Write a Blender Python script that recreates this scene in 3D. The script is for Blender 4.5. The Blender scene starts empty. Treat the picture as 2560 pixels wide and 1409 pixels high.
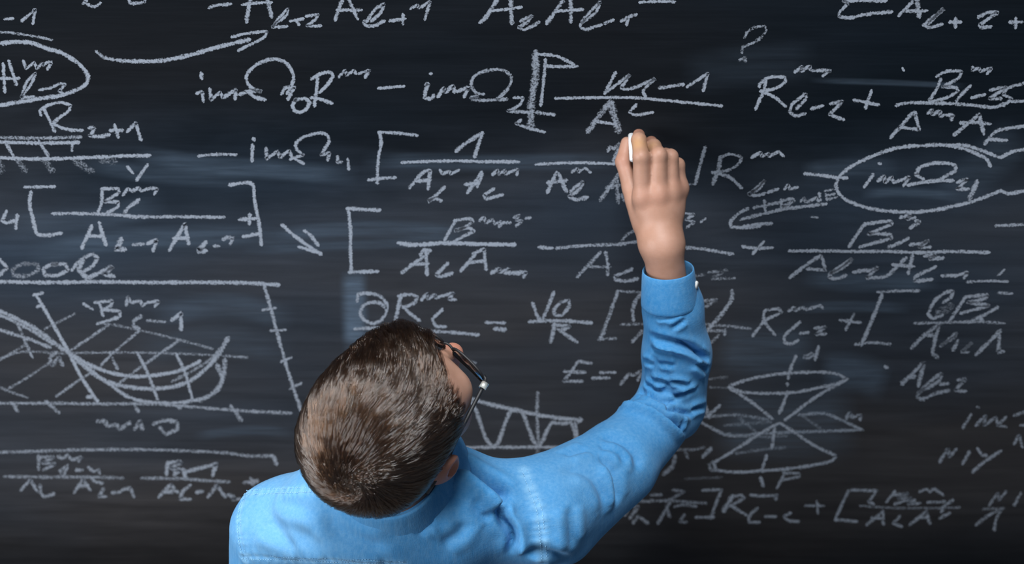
import bpy, bmesh, math, random
import numpy as np
from mathutils import Vector, Matrix
from mathutils.bvhtree import BVHTree

SC = bpy.context.scene
COL = SC.collection
rng = np.random.default_rng(7)
random.seed(7)

# ---------------------------------------------------------------- camera, world, lights, exposure
PITCH = math.radians(46.0)          # the camera looks down by this much
FPX = 3300.0                        # focal length in pixels of the 2560 x 1409 frame
CAMY, CAMZ = -1.32, 2.765           # the board's face is the plane y = 0
cam_data = bpy.data.cameras.new('camera')
cam = bpy.data.objects.new('camera', cam_data)
COL.objects.link(cam)
cam.location = (0, CAMY, CAMZ)
cam.rotation_euler = (math.pi / 2 - PITCH, 0, 0)
cam_data.sensor_width = 36.0
cam_data.lens = FPX / 2560 * 36.0
cam_data.clip_start = 0.05
cam_data.dof.use_dof = True
cam_data.dof.focus_distance = 1.50
cam_data.dof.aperture_fstop = 5.0
SC.camera = cam

world = bpy.data.worlds.new('world')
SC.world = world
world.use_nodes = True
bg = world.node_tree.nodes['Background']
bg.inputs['Color'].default_value = (0.62, 0.78, 1.0, 1)
bg.inputs['Strength'].default_value = 0.16

def area(name, loc, target, size, size_y, energy, color):
    l = bpy.data.lights.new(name, 'AREA')
    l.shape = 'RECTANGLE'
    l.size, l.size_y, l.energy, l.color = size, size_y, energy, color
    o = bpy.data.objects.new(name, l)
    COL.objects.link(o)
    o.location = loc
    o.rotation_euler = (Vector(target) - Vector(loc)).to_track_quat('-Z', 'Y').to_euler()
    return o

area('window_light', (-2.6, -1.7, 3.0), (-0.1, -0.35, 1.5), 1.5, 1.3, 118, (0.95, 0.97, 1.0))
area('ceiling_light', (-0.10, -0.42, 4.3), (0.0, -0.42, 1.5), 1.7, 0.55, 128, (0.93, 0.97, 1.0))

SC.view_settings.view_transform = 'Standard'
SC.view_settings.look = 'None'
SC.view_settings.exposure = 0.0
SC.view_settings.gamma = 1.0
SC.view_settings.use_curve_mapping = False

ST, CT = math.sin(PITCH), math.cos(PITCH)

def W(px, py, d):
    """world point at depth d on the sight line through a pixel"""
    u, v = (px - 1280) / FPX, (py - 704.5) / FPX
    return np.array([u * d, CAMY + d * (CT - v * ST), CAMZ - d * (ST + v * CT)])

def on_board(px, py):
    v = (py - 704.5) / FPX
    d = -CAMY / (CT - v * ST)
    return ((px - 1280) / FPX * d, CAMZ - d * (ST + v * CT))

# ---------------------------------------------------------------- objects and tags
def tag(o, label=None, cat=None, group=None, kind=None):
    if label: o['label'] = label
    if cat: o['category'] = cat
    if group: o['group'] = group
    if kind: o['kind'] = kind
    return o

def link(name, data, parent=None):
    o = bpy.data.objects.new(name, data)
    COL.objects.link(o)
    if parent is not None: o.parent = parent
    return o

def mesh_np(name, verts, faces, mat=None, parent=None, smooth=True):
    me = bpy.data.meshes.new(name)
    me.from_pydata([tuple(map(float, v)) for v in verts], [], [tuple(map(int, f)) for f in faces])
    me.validate()
    if smooth: me.polygons.foreach_set('use_smooth', [True] * len(me.polygons))
    if mat: me.materials.append(mat)
    me.update()
    return link(name, me, parent)

def bm_obj(name, bm, mat=None, parent=None, smooth=True):
    me = bpy.data.meshes.new(name)
    bm.normal_update()
    bm.to_mesh(me)
    bm.free()
    if smooth: me.polygons.foreach_set('use_smooth', [True] * len(me.polygons))
    if mat: me.materials.append(mat)
    return link(name, me, parent)

def box_bm(lo, hi, bev=0.0):
    bm = bmesh.new()
    bmesh.ops.create_cube(bm, size=1)
    for v in bm.verts:
        v.co = Vector([(lo[i] + hi[i]) / 2 + v.co[i] * (hi[i] - lo[i]) for i in range(3)])
    if bev: bmesh.ops.bevel(bm, geom=bm.edges[:], offset=bev, segments=2, affect='EDGES', profile=0.7)
    return bm

# ---------------------------------------------------------------- materials
class NT:
    def __init__(self, name):
        self.m = bpy.data.materials.new(name)
        self.m.use_nodes = True
        self.t = self.m.node_tree
        self.t.nodes.clear()
        self.out = self.t.nodes.new('ShaderNodeOutputMaterial')
    def n(self, typ, ins=None, **props):
        nd = self.t.nodes.new(typ)
        for k, v in props.items(): setattr(nd, k, v)
        for k, v in (ins or {}).items():
            s = nd.inputs[k]
            if hasattr(v, 'links') or hasattr(v, 'is_linked'): self.t.links.new(v, s)
            else: s.default_value = v
        return nd
    def math(self, op, a, b=0.0, c=0.0, clamp=False):
        return self.n('ShaderNodeMath', {0: a, 1: b, 2: c}, operation=op, use_clamp=clamp).outputs[0]
    def noise(self, vec, scale, detail=2.0, rough=0.5, dist=0.0):
        return self.n('ShaderNodeTexNoise', {'Vector': vec, 'Scale': scale, 'Detail': detail, 'Roughness': rough, 'Distortion': dist}).outputs['Fac']
    def mapping(self, vec, scale=(1, 1, 1), loc=(0, 0, 0), rot=(0, 0, 0)):
        return self.n('ShaderNodeMapping', {'Vector': vec, 'Scale': scale, 'Location': loc, 'Rotation': rot}).outputs[0]
    def remap(self, v, a, b, c=0.0, d=1.0):
        return self.n('ShaderNodeMapRange', {0: v, 1: a, 2: b, 3: c, 4: d}).outputs[0]
    def mix(self, fac, a, b):
        nd = self.n('ShaderNodeMix', data_type='RGBA')
        for s, v in ((nd.inputs[0], fac), (nd.inputs[6], a), (nd.inputs[7], b)):
            if hasattr(v, 'is_linked'): self.t.links.new(v, s)
            else: s.default_value = v
        return nd.outputs[2]
    def obj(self): return self.n('ShaderNodeTexCoord').outputs['Object']
    def attr(self, name): return self.n('ShaderNodeAttribute', attribute_name=name).outputs['Fac']
    def bump(self, h, strength, dist=0.001):
        return self.n('ShaderNodeBump', {'Height': h, 'Strength': strength, 'Distance': dist}).outputs[0]
    def pbr(self, **ins):
        b = self.n('ShaderNodeBsdfPrincipled', {k.replace('_', ' '): v for k, v in ins.items()})
        self.t.links.new(b.outputs[0], self.out.inputs[0])
        return self.m

def mat_plain(name, col, rough=0.6, metal=0.0, bump=0.0, scale=60):
    t = NT(name)
    o = t.obj()
    nz = t.noise(o, scale, 3)
    c = t.mix(nz, (*[x * 0.85 for x in col], 1), (*[min(1, x * 1.15) for x in col], 1))
    kw = dict(Base_Color=c, Roughness=rough, Metallic=metal)
    if bump: kw['Normal'] = t.bump(nz, bump)
    return t.pbr(**kw)

def mat_board():
    t = NT('blackboard_slate')
    o = t.obj()
    streak = t.noise(t.mapping(o, (1.1, 1, 11), rot=(0, math.radians(2.0), 0)), 3.0, 6, 0.62, 0.35)
    fine = t.noise(t.mapping(o, (5, 1, 130), rot=(0, math.radians(1.5), 0)), 2.2, 4, 0.6)
    patch = t.noise(t.mapping(o, (1.0, 1, 2.1)), 2.1, 3, 0.55, 0.3)
    grain = t.noise(o, 800, 2, 0.6)
    # the strip within arm's reach has been wiped again and again and is hazy with chalk dust
    z = t.n('ShaderNodeSeparateXYZ', {0: o}).outputs[2]
    zz = t.math('ADD', z, t.math('MULTIPLY', t.math('SUBTRACT', t.noise(t.mapping(o, (1.3, 1, 3)), 1.6, 4, 0.6), 0.5), 0.36))
    band = t.math('MULTIPLY', t.n('ShaderNodeMapRange', {0: zz, 1: 0.56, 2: 0.96}, interpolation_type='SMOOTHSTEP').outputs[0],
                  t.n('ShaderNodeMapRange', {0: zz, 1: 1.72, 2: 1.50}, interpolation_type='SMOOTHSTEP').outputs[0])
    wipe = t.math('MULTIPLY', t.remap(streak, 0.34, 0.80), t.math('ADD', t.math('MULTIPLY', t.remap(patch, 0.36, 0.70), 0.7), 0.3))
    dust = t.math('MULTIPLY', band, t.math('ADD', t.math('MULTIPLY', wipe, 0.60), 0.50))
    dust = t.math('ADD', dust, t.math('MULTIPLY', wipe, 0.16))
    dust = t.math('ADD', dust, t.math('MULTIPLY', t.remap(fine, 0.45, 0.8), 0.05))
    dust = t.math('MULTIPLY', dust, t.math('ADD', t.math('MULTIPLY', grain, 0.7), 0.65), clamp=True)
    tint = t.remap(t.noise(t.mapping(o, (1, 1, 2)), 1.3, 2), 0.38, 0.62)
    tint = t.math('ADD', t.math('MULTIPLY', tint, 0.6), t.remap(zz, 1.45, 0.95, 0.0, 0.6), clamp=True)   # older, greyer dust lower down
    base = t.mix(tint, (0.0045, 0.0078, 0.0118, 1), (0.0110, 0.0108, 0.0118, 1))
    haze = t.mix(tint, (0.075, 0.105, 0.150, 1), (0.118, 0.112, 0.116, 1))
    col = t.mix(t.math('MULTIPLY', dust, 0.55), base, haze)
    return t.pbr(Base_Color=col, Roughness=0.85, Specular_IOR_Level=0.06, Normal=t.bump(fine, 0.05))

def mat_chalk(smudge=False):
    t = NT('chalk_smear' if smudge else 'chalk_mark')
    o = t.obj()
    uv = t.n('ShaderNodeSeparateXYZ', {0: t.n('ShaderNodeUVMap').outputs[0]})
    v = t.math('ABSOLUTE', t.math('SUBTRACT', t.math('MULTIPLY', uv.outputs[1], 2.0), 1.0))
    press = t.attr('press')
    if smudge:
        u = uv.outputs[0]                       # 0..1 along the smear
        ends = t.math('MULTIPLY', t.remap(u, 0.0, 0.18), t.remap(u, 1.0, 0.80))
        edge = t.n('ShaderNodeMapRange', {0: v, 1: 1.0, 2: 0.25}, interpolation_type='SMOOTHSTEP').outputs[0]
        st = t.remap(t.noise(t.mapping(o, (3, 1, 34)), 3.0, 4, 0.6, 0.3), 0.3, 0.75, 0.25, 1.0)
        a = t.math('MULTIPLY', t.math('MULTIPLY', t.math('MULTIPLY', edge, ends), st), press, clamp=True)
    else:
        g1 = t.noise(o, 400, 2, 0.65)
        g2 = t.noise(o, 130, 2, 0.5)
        g = t.math('ADD', t.math('MULTIPLY', g1, 0.72), t.math('MULTIPLY', g2, 0.28))
        core = t.math('SUBTRACT', 1.0, t.math('POWER', v, 2.4))
        lvl = t.math('MULTIPLY', core, t.math('ADD', t.math('MULTIPLY', press, 0.62), 0.13))
        x = t.math('ADD', t.math('MULTIPLY', t.math('SUBTRACT', g, 0.5), 2.3), t.math('SUBTRACT', lvl, 0.30))      # grain shows where pressure is high enough
        a = t.n('ShaderNodeMapRange', {0: x, 1: -0.20, 2: 0.36, 3: 0.0, 4: 0.97}, interpolation_type='SMOOTHSTEP').outputs[0]
        a = t.math('MULTIPLY', a, t.math('ADD', t.math('MULTIPLY', press, 0.55), 0.45), clamp=True)
    d = t.n('ShaderNodeBsdfDiffuse', {'Color': (0.20, 0.28, 0.38, 1) if smudge else (0.38, 0.42, 0.485, 1), 'Roughness': 0.6})
    tr = t.n('ShaderNodeBsdfTransparent')
    mx = t.n('ShaderNodeMixShader', {0: a, 1: tr.outputs[0], 2: d.outputs[0]})
    t.t.links.new(mx.outputs[0], t.out.inputs[0])
    return t.m

def mat_denim(name='denim_shirt_cloth', k=1.0):
    t = NT(name)
    o = t.obj()
    warp = t.noise(t.mapping(o, (900, 900, 140)), 1.0, 2)
    weft = t.noise(t.mapping(o, (160, 160, 900)), 1.0, 2)
    blot = t.noise(o, 9, 4, 0.6, 0.4)
    slub = t.noise(t.mapping(o, (260, 260, 26)), 1.0, 3)
    fade_and_light = t.attr('fade_and_light')  # seam fading plus highlights painted on shoulder and sleeve
    f = t.math('ADD', t.math('MULTIPLY', t.remap(blot, 0.30, 0.75), 0.20), t.math('MULTIPLY', t.remap(slub, 0.35, 0.8), 0.16))
    f = t.math('ADD', f, t.math('MULTIPLY', t.math('MULTIPLY', warp, weft), 0.30))
    f = t.math('ADD', f, fade_and_light, clamp=True)
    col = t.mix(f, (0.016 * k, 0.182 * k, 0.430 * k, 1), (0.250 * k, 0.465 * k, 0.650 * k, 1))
    weave = t.math('ADD', warp, weft)
    h = t.math('ADD', t.math('MULTIPLY', weave, 0.4), t.math('MULTIPLY', t.noise(o, 45, 2, 0.5), 1.4))
    return t.pbr(Base_Color=col, Roughness=0.88, Specular_IOR_Level=0.15, Sheen_Weight=0.05, Sheen_Roughness=0.5,
                 Normal=t.bump(h, 0.35, 0.0014))

def mat_skin():
    t = NT('skin')
    o = t.obj()
    blot = t.noise(o, 45, 4, 0.6)
    fine = t.noise(o, 700, 3, 0.6)
    c = t.mix(t.remap(blot, 0.35, 0.7), (0.345, 0.185, 0.126, 1), (0.40, 0.222, 0.158, 1))
    c = t.mix(t.math('MULTIPLY', t.attr('blush'), 0.75), c, (0.44, 0.150, 0.100, 1))
    c = t.mix(t.attr('warm_light'), c, (0.46, 0.26, 0.095, 1))  # orange light on two fingers, mixed into the skin colour
    c = t.mix(t.attr('stubble'), c, (0.040, 0.026, 0.018, 1))
    return t.pbr(Base_Color=c, Roughness=0.5, Specular_IOR_Level=0.35, Subsurface_Weight=0.12, Subsurface_Radius=(0.9, 0.35, 0.2),
                 Subsurface_Scale=0.004, Normal=t.bump(t.math('ADD', fine, t.math('MULTIPLY', blot, 1.5)), 0.22, 0.0006))

def mat_hair():
    t = NT('brown_hair')
    ran = t.attr('shade')
    c = t.mix(ran, (0.005, 0.0024, 0.0012, 1), (0.026, 0.0120, 0.0052, 1))
    h = t.n('ShaderNodeBsdfHairPrincipled', {'Color': c, 'IOR': 1.85, 'Coat': 0.5, 'Roughness': 0.15, 'Radial Roughness': 0.20, 'Random Roughness': 0.2, 'Offset': math.radians(2.5)}, model='CHIANG', parametrization='COLOR')
    t.t.links.new(h.outputs[0], t.out.inputs[0])
    return t.m

def mat_glass():
    t = NT('spectacle_lens')
    g = t.n('ShaderNodeBsdfGlass', {'Roughness': 0.0, 'IOR': 1.15, 'Color': (0.97, 0.99, 1, 1)})
    t.t.links.new(g.outputs[0], t.out.inputs[0])
    return t.m

M = dict(
    board=mat_board(), chalk=mat_chalk(), smear=mat_chalk(True), denim=mat_denim(), denim2=mat_denim('denim_collar_cloth', 0.92),
    thread=mat_plain('pale_blue_thread', (0.20, 0.42, 0.64), 0.8), skin=mat_skin(), hair=mat_hair(),
    hairbase=mat_plain('hair_under_layer', (0.022, 0.014, 0.009), 0.7, bump=0.6, scale=220),
    frame=mat_plain('black_acetate', (0.010, 0.010, 0.012), 0.55), glint_metal=mat_plain('glint_whitened_metal', (0.90, 0.95, 0.84), 0.32, 0.7),
    lens=mat_glass(), stick=mat_plain('white_chalk', (0.80, 0.81, 0.82), 0.9, bump=0.3, scale=300),
    button=mat_plain('pearl_button', (0.78, 0.77, 0.74), 0.3), trouser=mat_plain('dark_trouser_cloth', (0.03, 0.033, 0.045), 0.9, bump=0.3, scale=400),
    shoe=mat_plain('black_leather', (0.02, 0.018, 0.016), 0.35), wall=mat_plain('painted_plaster', (0.42, 0.42, 0.41), 0.9, bump=0.15, scale=90),
    floor=mat_plain('grey_linoleum', (0.10, 0.095, 0.09), 0.45, scale=18), wood=mat_plain('oak_frame_wood', (0.26, 0.15, 0.07), 0.5, scale=25),
    eye=mat_plain('eye_white', (0.75, 0.74, 0.72), 0.15),
)

# ---------------------------------------------------------------- the setting
tag(bm_obj('wall_front', box_bm((-3.2, 0.05, 0), (3.2, 0.2, 3.2)), M['wall'], smooth=False), 'plain wall behind the chalkboard', kind='structure')
tag(bm_obj('floor', box_bm((-3.2, -3.2, -0.1), (3.2, 0.2, 0)), M['floor'], smooth=False), 'grey floor below the chalkboard', kind='structure')

board = link('chalkboard', None)
tag(board, 'large black chalkboard covered in white handwritten formulas and diagrams', 'chalkboard')
board.location = (0, 0.05, 0.42)
def to_board(o):
    o.parent = board
    o.matrix_parent_inverse = Matrix.Translation(board.location).inverted()
    return o
BX, BZ0, BZ1 = 1.75, 0.42, 2.30
to_board(bm_obj('writing_surface', box_bm((-BX, 0.0, BZ0), (BX, 0.048, BZ1)), M['board'], smooth=False))
for lo, hi in (((-BX - .05, -.012, BZ0 - .05), (BX + .05, .049, BZ0)), ((-BX - .05, -.012, BZ1), (BX + .05, .049, BZ1 + .05)),
               ((-BX - .05, -.012, BZ0), (-BX, .049, BZ1)), ((BX, -.012, BZ0), (BX + .05, .049, BZ1))):
    to_board(bm_obj('frame_rail', box_bm(lo, hi, .004), M['wood'], smooth=False))

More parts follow.
